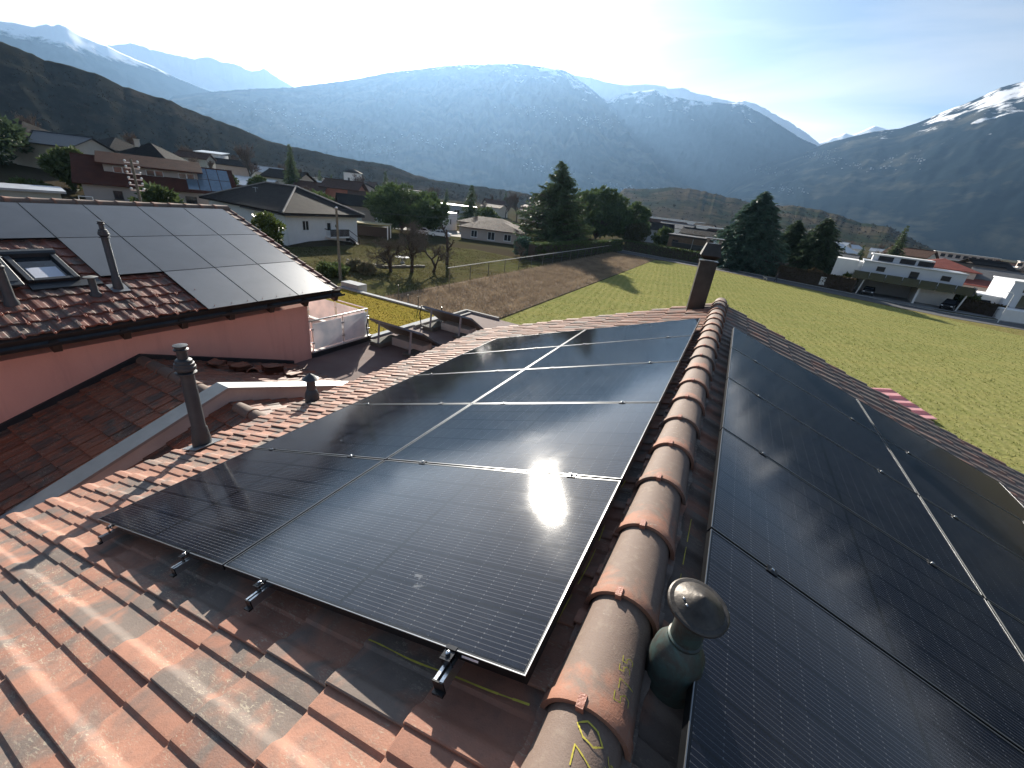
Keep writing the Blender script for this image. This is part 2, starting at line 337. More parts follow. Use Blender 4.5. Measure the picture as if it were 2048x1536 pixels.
mountain('snowy_range_left', 'D2', 6500, 8600, terrmat('range_d2', (.03, .036, .04), (.05, .05, .05), 150, 900, .16, .0016, .5, SN), 'far snow covered alpine range at the upper left', .07, .12, 1.2, seed=3)
mountain('snowy_mountain_left', 'D1', 5200, 7400, terrmat('range_d1', (.022, .03, .032), (.035, .04, .036), 560, 1230, .17, .002, .55, SN), 'dark forested mountain with a snowy crest at the far left', .05, .06, 1.1, seed=8)
mountain('snowy_range_middle', 'E2', 5200, 7300, terrmat('range_e2', (.03, .036, .04), (.05, .05, .05), 300, 1250, .14, .002, .5, SN), 'jagged snowy crest behind the right shoulder of the main mountain', .07, .12, 1.2, seed=12)
mountain('forest_mountain_middle', 'E1', 4600, 6700, terrmat('range_e1', (.02, .028, .032), (.03, .034, .034), 750, 2050, .26, .0028, .58, SN), 'steep dark blue forested mountain with thin snow gullies', .07, .07, 1.05, seed=21)
mountain('far_snow_peak', 'G', 7000, 9000, terrmat('range_g', (.04, .045, .05), (.05, .05, .05), 100, 1000, .1, .0016, .5, SN), 'small far snow peak in the gap of the valley', .1, .08, 1.2, naz=160, seed=2)
mountain('main_mountain', 'C', 3500, 6500, terrmat('range_c', (.020, .027, .025), (.085, .078, .058), 880, 2350, .44, .0022, .50, SN), 'broad forested mountain below the sun with snow patches and villages', .085, .07, 1.05, naz=700, nr=120, seed=5)
mountain('right_mountain', 'F', 2900, 5500, terrmat('range_f', (.012, .018, .021), (.085, .08, .058), 420, 1750, .32, .0028, .56, SN), 'dark blue mountain flank rising to a snowy top at the right', .035, .05, 1.0, naz=620, nr=100, seed=15)
M_HILLA = terrmat('scrub_hill', (.036, .036, .029), (.075, .060, .044), 0, 0, .3, .016, .58)
hillA, PA = mountain('scrub_hillside', 'A', 440, 620, M_HILLA, 'dark scrub covered hillside rising at the left', .05, .10, 1.05, naz=520, nr=60, zb=GZ-4, gfreq=.35, seed=31)
M_HILLB = terrmat('vineyard_hill', (.032, .042, .026), (.095, .075, .05), 0, 0, .3, .011, .47)
hillB, PB = mountain('vineyard_hill', 'B', 820, 1250, M_HILLB, 'low vineyard and scrub hills behind the big cedar', .03, .14, .9, naz=360, nr=50, zb=GZ-4, gfreq=.2, seed=44)
# ---------------------------------------------------------------- roofs of interlocking clay tiles
TW, TL = .2565, .3725          # tile pitch along the course, exposed length
def tilemat(name, src, clay=(.41, .205, .138), clay2=(.33, .155, .104), smoke=(.17, .148, .128), gloss=.0, dark=1.0):
    m, t, p = nodes(name); v = coords(t)
    if src == 'obj':
        sc_ = nd(t, 'ShaderNodeSeparateColor'); t.links.new(nd(t, 'ShaderNodeObjectInfo').outputs['Color'], sc_.inputs[0]); a, b, c_ = sc_.outputs[0], sc_.outputs[1], sc_.outputs[2]
    else:
        at = nd(t, 'ShaderNodeAttribute'); at.attribute_name = 'tint'; sc_ = nd(t, 'ShaderNodeSeparateColor'); t.links.new(at.outputs['Color'], sc_.inputs[0]); a, b, c_ = sc_.outputs[0], sc_.outputs[1], sc_.outputs[2]
    off = nd(t, 'ShaderNodeVectorMath', operation='ADD'); cx = nd(t, 'ShaderNodeCombineXYZ'); t.links.new(math_(t, 'MULTIPLY', a, 37.0), cx.inputs[0]); t.links.new(math_(t, 'MULTIPLY', b, 23.0), cx.inputs[1])
    t.links.new(v, off.inputs[0]); t.links.new(cx.outputs[0], off.inputs[1]); vv = off.outputs[0]
    big = noise(t, vv, 4.5, 4, .55, .5); mid = noise(t, vv, 18, 5, .6); fine = noise(t, v, 160, 3, .6)
    base = mixc(t, c_, clay, clay2)
    k = math_(t, 'ADD', math_(t, 'SUBTRACT', math_(t, 'MULTIPLY', big, 2.2), 1.1), math_(t, 'MULTIPLY', a, .62))
    col = mixc(t, ramp(t, k, [(.24, 0.0), (.66, .88)]), base, smoke)
    # pale scuffs and lichen streaks running across the slope
    st = nd(t, 'ShaderNodeMapping'); st.inputs['Scale'].default_value = (1.0, 3.2, 1.0); st.inputs['Rotation'].default_value = (0, 0, R_(38)); t.links.new(vv, st.inputs[0])
    sn = noise(t, st.outputs[0], 26, 6, .72, 1.6)
    sm = math_(t, 'MULTIPLY', ramp(t, sn, [(.54, 0.0), (.64, 1.0)]), ramp(t, noise(t, vv, 3.2, 2), [(.44, 0.0), (.60, .8)]))
    col = mixc(t, sm, col, (.46, .40, .30))
    col = mixc(t, math_(t, 'MULTIPLY', ramp(t, mid, [(.45, 0.0), (.75, 1.0)]), .38), col, tuple(x*.6 for x in smoke))
    col = mixc(t, math_(t, 'MULTIPLY', ramp(t, fine, [(.62, 0.0), (.72, 1.0)]), .35), col, (.07, .055, .045))
    if dark != 1.0:
        mu = nd(t, 'ShaderNodeMix', data_type='RGBA', blend_type='MULTIPLY'); mu.inputs[0].default_value = 1; t.links.new(col, mu.inputs[6]); mu.inputs[7].default_value = (dark, dark, dark, 1); col = mu.outputs[2]
    t.links.new(col, p.inputs['Base Color']); p.inputs['Roughness'].default_value = .74-gloss*.42
    p.inputs['Specular IOR Level'].default_value = .38+gloss*.2
    bump(t, p, math_(t, 'ADD', fine, math_(t, 'MULTIPLY', mid, 1.6)), .28, .004); return m
PROF = [(.022, .008, 0), (0, .027, 0), (0, .037, 0), (.004, .040, 0), (.046, .0395, 0), (.054, .0375, 0), (.063, .031, 0), (.073, .022, 0), (.082, .0155, 0), (.092, .013, 0), (.167, .011, 0), (.175, .017, 0), (.179, .0235, 0), (.189, .025, 0), (.268, .024, 0)]
def tile_geo():
    """one tile: u along course, v down the slope, w up; upper end tucks under the next course"""
    vs, fs = [], []; pf = [(u, w_*.84) for u, w_, b in PROF]; n = len(pf)
    L0, L1 = -.055, TL
    for v, dz in ((L0, -.006), (L1-.008, .027), (L1, .021)):
        for i, (u, w_) in enumerate(pf): vs.append((u, v, w_+dz))
    for i, (u, w_) in enumerate(pf): vs.append((u, L1, w_+.019-(.026 if i > 1 else .004)))
    for r in range(3):
        for i in range(n-1): fs.append((r*n+i, r*n+i+1, (r+1)*n+i+1, (r+1)*n+i))
    return vs, fs
TG = tile_geo()
def tile_mesh(mat, name):
    me = bpy.data.meshes.new(name); me.from_pydata(TG[0], [], TG[1]); me.materials.append(mat)
    me.polygons.foreach_set('use_smooth', [True]*len(TG[1])); me.set_sharp_from_angle(angle=R_(23)); me.update(); return me
def project(P):
    q = (np.asarray(P) - np.array(CAM)) @ np.array(CROT); z = np.maximum(-q[..., 2], 1e-6)
    return np.stack([512+413.65*q[..., 0]/z, 384-413.65*q[..., 1]/z], -1), -q[..., 2]
def tiled_slope(roof, O, v, n_, u0, ncol, nrow, mobj, mjoin, nmax, seed, skip=None, tone=(0, 1), jit=.004, short=None):
    """courses of tiles from O (top, start of courses) ; v down slope, n_ normal, u = v x n"""
    v = Vector(v).normalized(); n_ = Vector(n_).normalized(); u = v.cross(n_); O = Vector(O)
    rg = random.Random(seed); lst = []
    for c in range(ncol):
        for r in range(nrow):
            P = O + u*(u0 + c*TW) + v*(r*TL)
            if skip and skip(P, u0+c*TW, r): continue
            quad = np.array([P, P+u*TW, P+u*TW+v*TL, P+v*TL]); s, d = project(quad)
            a = 0
            if d.min() > .05:
                x, y = np.clip(s[:, 0], -40, 1064), np.clip(s[:, 1], -40, 808)
                a = .5*abs(np.dot(x, np.roll(y, 1))-np.dot(y, np.roll(x, 1)))
            lst.append((a, P, c, r))
    lst.sort(key=lambda q: -q[0]); me = tile_mesh(mobj, 'tile'); VS = np.array(TG[0]); FS = TG[1]; jv, jf, jt = [], [], []
    for k, (a, P, c, r) in enumerate(lst):
        t1 = tone[0]+(tone[1]-tone[0])*rg.random(); t2, t3 = rg.random(), rg.random()
        dw, dr = rg.uniform(-jit*.4, jit), rg.uniform(-.008, .008)
        uu = (u + v*dr + n_*rg.uniform(-.012, .012)).normalized(); vv = (v - u*dr + n_*rg.uniform(-.010, .010)).normalized(); PP = P + n_*dw + v*rg.uniform(-jit, jit)
        ks = 1.0
        if r == 0 and short: ks = short/(TL+.055); PP = PP + v*(TL-short+.055*ks)
        vz = vv*ks
        if k < nmax and a > 6:
            o = bpy.data.objects.new('tile', me); COL.objects.link(o); o.parent = roof
            o.matrix_local = Matrix(((uu.x, vz.x, n_.x, PP.x), (uu.y, vz.y, n_.y, PP.y), (uu.z, vz.z, n_.z, PP.z), (0, 0, 0, 1))); o.color = (t1, t2, t3, 1)
        else:
            B = np.array([uu, vv*ks, n_]); b = len(jv)*len(VS); jv.append(VS @ B + np.array(PP)); jf += [tuple(i+b for i in f) for f in FS]; jt += [(t1, t2, t3, 1)]*len(VS)
    if jv:
        me2 = bpy.data.meshes.new('tile_rest'); me2.from_pydata(np.concatenate(jv).tolist(), [], jf); me2.materials.append(mjoin)
        ca = me2.color_attributes.new('tint', 'FLOAT_COLOR', 'POINT'); ca.data.foreach_set('color', np.array(jt, dtype=np.float32).reshape(-1))
        me2.polygons.foreach_set('use_smooth', [True]*len(jf)); me2.set_sharp_from_angle(angle=R_(23)); me2.update()
        tag(link('tile_rest', me2, roof), kind='stuff')
M_TILE, M_TILEJ = tilemat('clay_tile', 'obj'), tilemat('clay_tile_joined', 'att')
M_TILEN, M_TILENJ = tilemat('clay_tile_glazed', 'obj', (.235, .075, .045), (.17, .052, .035), (.095, .072, .06), .25), tilemat('clay_tile_glazed_joined', 'att', (.235, .075, .045), (.17, .052, .035), (.095, .072, .06), .25)
M_TILEA, M_TILEAJ = tilemat('clay_tile_dark', 'obj', (.31, .105, .055), (.22, .075, .042), (.10, .07, .055), .25), tilemat('clay_tile_dark_joined', 'att', (.31, .105, .055), (.22, .075, .042), (.10, .07, .055), .25)
M_BATTEN = pm('roof_underlay', (.035, .025, .02), .9, .2)
M_ANTH = pm('anthracite_metal', (.035, .04, .046), .45, .25, 6, .35, .08, 60)
M_ANTHV = pm('anthracite_vent', (.05, .056, .062), .5, .2, 8, .1, .1, 50)
def rendermat():
    m, t, p = nodes('salmon_render'); v = coords(t); st = noise(t, coords(t, 'world', (1, 1, .12)), 3.2, 5, .65, .3); n = noise(t, v, .9, 4); fi = noise(t, v, 95, 3)
    c = mixc(t, ramp(t, n, [(.3, 0.0), (.7, 1.0)]), (.73, .41, .34), (.67, .365, .30)); c = mixc(t, math_(t, 'MULTIPLY', ramp(t, st, [(.5, 0.0), (.75, 1.0)]), .45), c, (.50, .27, .225)); c = mixc(t, math_(t, 'MULTIPLY', ramp(t, noise(t, v, 6, 5, .7), [(.62, 0.0), (.7, 1.0)]), .25), c, (.64, .36, .30))
    t.links.new(c, p.inputs['Base Color']); p.inputs['Roughness'].default_value = .93; bump(t, p, math_(t, 'ADD', fi, math_(t, 'MULTIPLY', noise(t, v, 18, 3), 2.0)), .4, .006); return m
M_RENDER = rendermat()
M_WHITE = pm('white_render', (.82, .81, .79), .9, .06, .8, bs=.25, bsc=60, bd=.004)
M_WOODD = pm('dark_stained_wood', (.045, .028, .02), .7, .3, 8)
def mat_ridge():
    m, t, p = nodes('ridge_clay'); v = coords(t)
    sc_ = nd(t, 'ShaderNodeSeparateColor'); t.links.new(nd(t, 'ShaderNodeObjectInfo').outputs['Color'], sc_.inputs[0])
    ob = nd(t, 'ShaderNodeTexCoord').outputs['Object']; so = nd(t, 'ShaderNodeSeparateXYZ'); t.links.new(ob, so.inputs[0])
    off = nd(t, 'ShaderNodeVectorMath', operation='ADD'); cx = nd(t, 'ShaderNodeCombineXYZ'); t.links.new(math_(t, 'MULTIPLY', sc_.outputs[0], 31.0), cx.inputs[2]); t.links.new(v, off.inputs[0]); t.links.new(cx.outputs[0], off.inputs[1])
    n1 = noise(t, off.outputs[0], 7, 5, .6, .4); n2 = noise(t, off.outputs[0], 30, 5, .65); fine = noise(t, v, 190, 3, .6)
    k = math_(t, 'ADD', math_(t, 'MULTIPLY', so.outputs[1], 2.6), math_(t, 'SUBTRACT', math_(t, 'MULTIPLY', n1, 1.7), .62))
    k = math_(t, 'ADD', k, math_(t, 'MULTIPLY', math_(t, 'SUBTRACT', sc_.outputs[1], .5), .35))
    c = mixc(t, ramp(t, k, [(.22, 0.0), (.5, 1.0)]), (.315, .145, .092), (.175, .122, .095))
    c = mixc(t, ramp(t, n2, [(.52, 0.0), (.74, .5)]), c, (.27, .215, .165))
    c = mixc(t, math_(t, 'MULTIPLY', ramp(t, fine, [(.6, 0.0), (.72, 1.0)]), .3), c, (.06, .045, .038))
    sm = math_(t, 'MULTIPLY', ramp(t, noise(t, off.outputs[0], 24, 6, .75, 1.2), [(.62, 0.0), (.70, 1.0)]), ramp(t, n1, [(.5, 0.0), (.62, .6)]))
    c = mixc(t, sm, c, (.42, .37, .31))
    t.links.new(c, p.inputs['Base Color']); p.inputs['Roughness'].default_value = .78; bump(t, p, math_(t, 'ADD', fine, n2), .3, .004); return m
M_RIDGE = mat_ridge(); M_CLIP = pm('copper_red_clip', (.36, .14, .09), .5, .1, 20)
def ridge_mesh(L=.455, r0=.132, r1=.112, n=20, th=.016, a0=-8):
    """half round ridge tile with a thick collar at its lapping end (y=0)"""
    mb = MB(); st = [(0, r0+.007), (.035, r0+.007), (.05, r0), (L, r1)]; ang = [R_(a0+(180-2*a0)*i/n) for i in range(n+1)]
    for y, r in st:
        for a in ang: mb.v.append((r*math.cos(a), y, r*math.sin(a)))
    for a in ang: mb.v.append(((st[0][1]-th)*math.cos(a), 0, (st[0][1]-th)*math.sin(a)))
    for a in ang: mb.v.append(((r1-th)*math.cos(a), L, (r1-th)*math.sin(a)))
    m = n+1
    for r in range(3):
        for i in range(n): mb.f.append((r*m+i, r*m+i+1, (r+1)*m+i+1, (r+1)*m+i))
    for i in range(n): mb.f.append((4*m+i, 4*m+i+1, i+1, i)); mb.f.append((3*m+i, 3*m+i+1, 5*m+i+1, 5*m+i)); mb.f.append((4*m+i+1, 4*m+i, 5*m+i, 5*m+i+1))
    mb.m = [0]*len(mb.f); return mb.mesh('ridge_tile', M_RIDGE, 40)
RM = ridge_mesh()
def clip_obj(parent, r=.142):
    mb = MB(); mb.box(-.011, .011, -.010, .028, r-.006, r+.002); mb.box(-.011, .011, -.014, -.008, r-.022, r+.002)
    return mb.build('clip', M_CLIP, parent, mat=Matrix.Rotation(R_(-12), 4, 'Y'))
AL, AR = R_(18.96), R_(19.44)
RX, RZT = .195, -.108            # ridge axis and apex of the tile plane
# ---------------- our own house
own = empty('tiled_house', (0, 0, GZ), label='clay tiled roof of the house the camera stands on', cat='house')
T8 = Matrix.Translation((0, 0, -GZ))
mb = MB(); mb.box(-4.4, 4.75, -9.5, 7.2, .02, 5.9); mb.add([(-4.4, 7.2, 5.9), (4.75, 7.2, 5.9), (.195, 7.2, 7.55), (-4.4, -9.5, 5.9), (4.75, -9.5, 5.9), (.195, -9.5, 7.55)], [(0, 1, 2), (4, 3, 5), (0, 2, 5, 3), (1, 4, 5, 2)])
mb.build('wall', M_RENDER, own)
cL, sL, cR, sR = math.cos(AL), math.sin(AL), math.cos(AR), math.sin(AR)
def Lp(s, y, h): return Vector((RX - s*cL - h*sL, y, RZT - s*sL + h*cL))
def Rp(s, y, h): return Vector((RX + s*cR + h*sR, y, RZT - s*sR + h*cR))
mb = MB(); Y0, Y1 = -9.8, 8.02
for f, sgn, S in ((Lp, 1, 5.30), (Rp, -1, 5.42)):
    a, b, c, d = f(0, Y0, -.006), f(S, Y0, -.006), f(S, Y1, -.006), f(0, Y1, -.006); e = [f(x, y, -.13) for x, y in ((0, Y0), (S, Y0), (S, Y1), (0, Y1))]
    fs = [(0, 3, 2, 1), (4, 5, 6, 7), (1, 2, 6, 5), (3, 7, 6, 2), (0, 1, 5, 4)]
    mb.add([a, b, c, d] + e, fs if sgn > 0 else [q[::-1] for q in fs])
mb.v = [(x, y, z-GZ) for x, y, z in mb.v]; roof = mb.build('roof', M_BATTEN, own)
roofT = bpy.data.objects.new('x', None); bpy.data.objects.remove(roofT)
def shift(P): return Vector((P.x, P.y, P.z-GZ))
vL, nL = Vector((-cL, 0, -sL)), Vector((-sL, 0, cL)); vR, nR = Vector((cR, 0, -sR)), Vector((sR, 0, cR))
def lower_first(x_edge, ax, c): return (abs(x_edge-ax)/c) - TL
_CROT, _CAM = CROT, CAM
def in_own(fn):   # tiles are parented to a part whose origin is at ground level
    global CAM
    CAM = _CAM - Vector((0, 0, GZ)); fn(); CAM = _CAM
ncL = int((8.02+3.3)/TW)
def _own():
    tiled_slope(roof, shift(Lp(lower_first(.07, RX, cL), 0, 0)), vL, nL, -.448-TW*11, 44, 15, M_TILE, M_TILEJ, 270, 1, short=.15)
    tiled_slope(roof, shift(Rp(lower_first(.32, RX, cR), 0, 0)), vR, nR, -7.98, 44, 15, M_TILE, M_TILEJ, 30, 2, tone=(.75, 1.35), short=.15)  # greyer tile tone here stands in for sky reflection on this slope
in_own(_own)
for k in range(-9, 19):
    o = link('ridge_tile', RM, own, T8 @ Matrix.Translation((RX, .005+.42*k, -.115)) @ Matrix.Rotation(R_(1.2), 4, 'X'))
    rg = random.Random(k+50); o.color = (rg.random(), rg.random(), 0, 1); clip_obj(o)
    if k in (-1, 0): own[f'rt{k}'] = o.name
# chalk figures on the nearest ridge tiles and snapped chalk lines on the tiles
M_CHALK = pm('yellow_chalk', (.62, .52, .08), .9, .2, 30, bs=0)
def ribbon(mb, pts, nrm, wid, jit=.0, seed=0):
    rg = random.Random(seed); pts = [Vector(p) for p in pts]
    for i in range(len(pts)-1):
        d = (pts[i+1]-pts[i]); n_ = Vector(nrm(pts[i])) if callable(nrm) else Vector(nrm); s = d.cross(n_).normalized()*wid*.5*rg.uniform(1-jit, 1+jit)
        e = d.normalized()*wid*.3
        mb.add([pts[i]-s-e, pts[i]+s-e, pts[i+1]+s+e, pts[i+1]-s+e], [(0, 1, 2, 3)])
def on_ridge(k, th, yy, r=None):     # figure space on ridge tile k: th degrees from the top (towards +x), yy along it
    R0 = (.1325 - .02*(yy/.455)) + .0017; a = R_(th)
    return Vector((math.sin(a)*R0, yy, math.cos(a)*R0))
DIG = {'5': [(.9, 1), (.15, .95), (.1, .55), (.6, .62), (.85, .35), (.55, .03), (.05, .0)], '7': [(.0, .95), (.85, 1), (.35, .0)], '-': [(.2, .48), (.75, .55)], '0': [(.5, 1), (.12, .7), (.1, .3), (.5, .0), (.85, .3), (.88, .7), (.5, 1)], '6': [(.8, .95), (.3, .7), (.1, .3), (.4, .0), (.75, .2), (.6, .45), (.15, .3)]}
def subdiv(q, n=6):
    out = []
    for a, b in zip(q[:-1], q[1:]): out += [(a[0]+(b[0]-a[0])*i/n, a[1]+(b[1]-a[1])*i/n) for i in range(n)]
    return out+[q[-1]]
def figures(k, txt, th0, y0, dth, h, wid, rot, seed):
    mb = MB(); par = bpy.data.objects[own[f'rt{k}']]
    for i, ch in enumerate(txt):
        st = DIG[ch]; raw = []
        for x, y in st:
            # text runs along +y (away), glyph up towards the left of the tile
            X = (i*.8+x*.62)*h; Y = (y-.5)*h
            raw.append((th0 - math.degrees((Y + dth*i)/.13), y0 + X + rot*Y))
        pts = [on_ridge(k, *pp) for pp in subdiv(raw)]
        ribbon(mb, pts, lambda q: Vector((q.x, 0, q.z)).normalized(), wid, .3, seed+i)
    mb.build('chalk_figures', M_CHALK, par)
figures(0, '57', 33, .075, -.006, .056, .0030, -.35, 1); figures(0, '55', 27, .165, -.004, .040, .0026, -.35, 4)
figures(-1, '70', 14, .275, .012, .088, .0042, .15, 7); figures(-1, '56', 46, .31, .0, .036, .0022, .2, 9)
mb = MB(); rg = random.Random(3)
pts = [Lp(s_, -.008+.004*math.sin(s_*9), .052+.004*math.sin(s_*17)) for s_ in np.linspace(.16, .86, 26)]
ribbon(mb, [shift(p) for p in pts], nL, .0055, .35, 2)
mb.build('chalk_line', M_CHALK, roof)
mb = MB()
for a_, b_ in ((.30, .44), (.5, .72), (.78, .9), (1.25, 1.33)):
    ribbon(mb, [shift(Lp(.185+.01*math.sin(y*7), y, .054)) for y in np.linspace(a_, b_, 8)], nL, .0035, .3, 5)
for a_, b_ in ((.62, .8), (.86, .98), (1.02, 1.2)):
    ribbon(mb, [shift(Rp(.17, y, .054)) for y in np.linspace(a_, b_, 6)], nR, .004, .3, 6)
mb.build('chalk_line', M_CHALK, roof)
# own gutters
for nm, f, S in (('g', Lp, 5.36), ('g', Rp, 5.48)):
    c0 = shift(f(S, Y0, -.06)); c1 = shift(f(S, Y1, -.06)); mb = MB(); n = 8; vs = []
    for c in (c0, c1):
        for i in range(n+1): a = math.pi+math.pi*i/n; vs.append((c.x+.075*math.cos(a), c.y, c.z+.075*math.sin(a)))
        for i in range(n+1): a = math.pi+math.pi*i/n; vs.append((c.x+.069*math.cos(a), c.y, c.z+.069*math.sin(a)))
    m = 2*(n+1); fs = []
    for i in range(n): fs += [(i, i+1, m+i+1, m+i), (n+1+i+1, n+1+i, m+n+1+i, m+n+1+i+1)]
    mb.add(vs, fs); mb.build('gutter', M_ANTH, own, 40)

# ---------------- the twin house at the left
NX, NZ = -15.185, -.108; AN = R_(18.9); cN, sN = math.cos(AN), math.sin(AN)
def Np(s, y, h): return Vector((NX + s*cN + h*sN, y, NZ - s*sN + h*cN))
def Nq(s, y, h): return Vector((NX - s*cN - h*sN, y, NZ - s*sN + h*cN))
vN, nN = Vector((cN, 0, -sN)), Vector((sN, 0, cN))
nb = empty('twin_house', (0, 0, GZ), label='salmon rendered twin house with glazed tile roof at the left', cat='house')
mb = MB(); mb.box(-19.9, -10.45, -9, 7.2, .02, 5.75); mb.add([(-19.9, 7.2, 5.75), (-10.45, 7.2, 5.75), (NX, 7.2, 7.5), (-19.9, -9, 5.75), (-10.45, -9, 5.75), (NX, -9, 7.5)], [(1, 0, 2), (3, 4, 5), (2, 0, 3, 5), (4, 1, 2, 5)]); mb.build('wall', M_RENDER, nb)
mb = MB()
for f, sgn, S in ((Np, -1, 5.36), (Nq, 1, 5.36)):
    a = [f(x, y, -.006) for x, y in ((0, -9.3), (S, -9.3), (S, 8.16), (0, 8.16))]; e = [f(x, y, -.15) for x, y in ((0, -9.3), (S, -9.3), (S, 8.16), (0, 8.16))]
    fs = [(0, 3, 2, 1), (4, 5, 6, 7), (1, 2, 6, 5), (3, 7, 6, 2), (0, 1, 5, 4)]; mb.add(a+e, fs if sgn > 0 else [q[::-1] for q in fs])
mb.v = [(x, y, z-GZ) for x, y, z in mb.v]; nroof = mb.build('roof', M_BATTEN, nb)
PVN = (-14.93, 7.79, -.089)      # top far corner of the twin house array (glass plane)
def npv(i, j): # i columns from the far end, j rows down the slope
    return Vector((PVN[0] + j*1.742*cN, PVN[1] - i*1.154, PVN[2] - j*1.742*sN))
def n_skip(P, u, r):
    y = P.y; s = (P.x-NX)/cN
    if y < -3.5: return True
    return False
def _nb():
    tiled_slope(nroof, shift(Np(5.30-15*TL, 0, 0)), vN, nN, -8.14, 45, 15, M_TILEN, M_TILENJ, 270, 5, n_skip, short=.09)
    tiled_slope(nroof, shift(Nq(5.30-15*TL, 0, 0)), Vector((-cN, 0, -sN)), Vector((-sN, 0, cN)), -3.4, 45, 15, M_TILEN, M_TILENJ, 0, 6, short=.09)
in_own(_nb)
for k in range(0, 28):
    o = link('ridge_tile', RM, nb, T8 @ Matrix.Translation((NX, 8.1-.42*(k+1)-.03, -.122)) @ Matrix.Rotation(R_(1.2), 4, 'X')); rg = random.Random(k+90); o.color = (rg.random(), rg.random(), 0, 1)
# eaves: fascia, gutter, rafter ends, snow hooks
mb = MB(); c = shift(Np(5.36, 0, -.1)); mb.box(c.x-.05, c.x-.005, -9.2, 8.14, c.z-.12, c.z+.06); mb.build('fascia', M_ANTH, nb)
mb = MB(); n = 8; vs = []; cx, cz = c.x+.085, c.z-.0
for y in (-9.25, 8.2):
    for R0 in (.085, .078):
        for i in range(n+1): a = math.pi+math.pi*i/n; vs.append((cx+R0*math.cos(a), y, cz+R0*math.sin(a)))
m = 2*(n+1); fs = []
for i in range(n): fs += [(i+1, i, m+i, m+i+1), (n+1+i, n+1+i+1, m+n+1+i+1, m+n+1+i)]
for i in range(n): fs += [(m+i, m+n+1+i, m+n+2+i, m+i+1)]
mb.add(vs, fs); mb.build('gutter', M_ANTH, nb, 40)
mb0 = MB(); mb0.box(-.5, .42, -.06, .06, -.085, .075); rme = mb0.mesh('rafter_end', M_WOODD)
for k in range(14):
    link('rafter_end', rme, nb, Matrix.Translation((-10.42, 7.9-1.02*k, shift(Np(4.9, 0, -.24)).z)) @ Matrix.Rotation(AN, 4, 'Y'))
mb = MB(); mb.box(0, .05, -.0, .004, -.11, .02)
mb = MB(); mb.tube([(0, 0, .0), (.20, 0, .0), (.20, 0, .06), (.245, 0, .035), (.245, 0, -.01)], .008, 5); mb.box(.16, .25, -.022, .022, .005, .012); hk = mb.mesh('snow_hook', M_CLIP)
rg = random.Random(8)
for k in range(30):
    for r in range(3):
        y = -2.4 + k*TW*1.5*1.0 + (r % 2)*TW*.75; s_ = 5.30-TL*(r+1)+TL-.02
        if y > 6.9: continue
        s_ = 5.30 - TL*(.15+r) - .1; P = shift(Np(s_, y, .05))
        if y > 3.3+ (r > 0)*0 and s_ < 5.0 and y > 4.7: continue
        o = link('snow_hook', hk, nb, Matrix(((cN, 0, sN, P.x), (0, 1, 0, P.y), (-sN, 0, cN, P.z), (0, 0, 0, 1))))
mb = MB()
for q in (-1, 1):
    f = Np if q > 0 else Nq; a = shift(f(0, 8.13, -.16)); b = shift(f(5.3, 8.13, -.16)); mb.add([(a.x, 8.10, a.z), (b.x, 8.10, b.z), (b.x, 8.10, b.z+.17), (a.x, 8.10, a.z+.17), (a.x, 8.155, a.z), (b.x, 8.155, b.z), (b.x, 8.155, b.z+.17), (a.x, 8.155, a.z+.17)], [(0, 1, 2, 3), (7, 6, 5, 4), (0, 4, 5, 1), (2, 6, 7, 3), (1, 5, 6, 2)])
mb.build('bargeboard', M_WOODD, nb)

# ---------------------------------------------------------------- link building between the houses
lk = empty('link_building', (-7.4, 3.05, GZ), label='low tiled annex joining the two salmon houses', cat='annex')
def K(x, y, z): return Vector((x+7.4, y-3.05, z-GZ))
AZR = -2.78; AA_ = R_(18.4); cA, sA = math.cos(AA_), math.sin(AA_)
mb = MB(); p_ = [K(-10.44, -1.6, GZ+.02), K(-4.41, 6.5, AZR-1.35)]
mb.box(p_[0].x, p_[1].x, p_[0].y+.6, p_[1].y, .02, p_[1].z); mb.build('wall', M_RENDER, lk)
mb = MB()
for sg, S in ((-1, 5.0), (1, 3.75)):
    a = [K(x, 3.05+sg*s_*cA, AZR - s_*sA - h) for h in (.006, .12) for x, s_ in ((-10.43, 0), (-4.42, 0), (-4.42, S), (-10.43, S))]
    fs = [(0, 1, 2, 3), (7, 6, 5, 4), (2, 1, 5, 6), (3, 2, 6, 7), (0, 3, 7, 4)]; mb.add(a, fs if sg > 0 else [q[::-1] for q in fs])
lroof = mb.build('roof', M_BATTEN, lk)
def _lk():
    global CAM
    CAM = _CAM - Vector((-7.4, 3.05, GZ))
    hid = lambda P, u, r: False
    tiled_slope(lroof, K(-4.5, 3.05-.02, AZR), (0, -cA, -sA), (0, -sA, cA), .04, 23, 13, M_TILEA, M_TILEAJ, 150, 11)
    tiled_slope(lroof, K(-10.42, 3.05+.02, AZR), (0, cA, -sA), (0, sA, cA), .04, 23, 10, M_TILEA, M_TILEAJ, 140, 12)
    CAM = _CAM
_lk()
for k in range(14):
    x = -10.42+.42*k
    if -7.85 < x < -7.3: continue
    o = link('ridge_tile', RM, lk, Matrix.Translation(K(x+.44, 3.05, AZR-.015)) @ Matrix.Rotation(R_(90), 4, 'Z') @ Matrix.Rotation(R_(1.2), 4, 'X')); rg = random.Random(k+9); o.color = (rg.random(), .9+rg.random()*.4, 0, 1)
mb = MB(); mb.tube([(0, .03, .0), (0, -.02, .012), (0, -.05, .05), (.0, -.08, .055), (.02, -.10, .02), (.05, -.11, .03), (.09, -.115, .032)], .007, 5); hk2 = mb.mesh('snow_guard', M_CLIP)
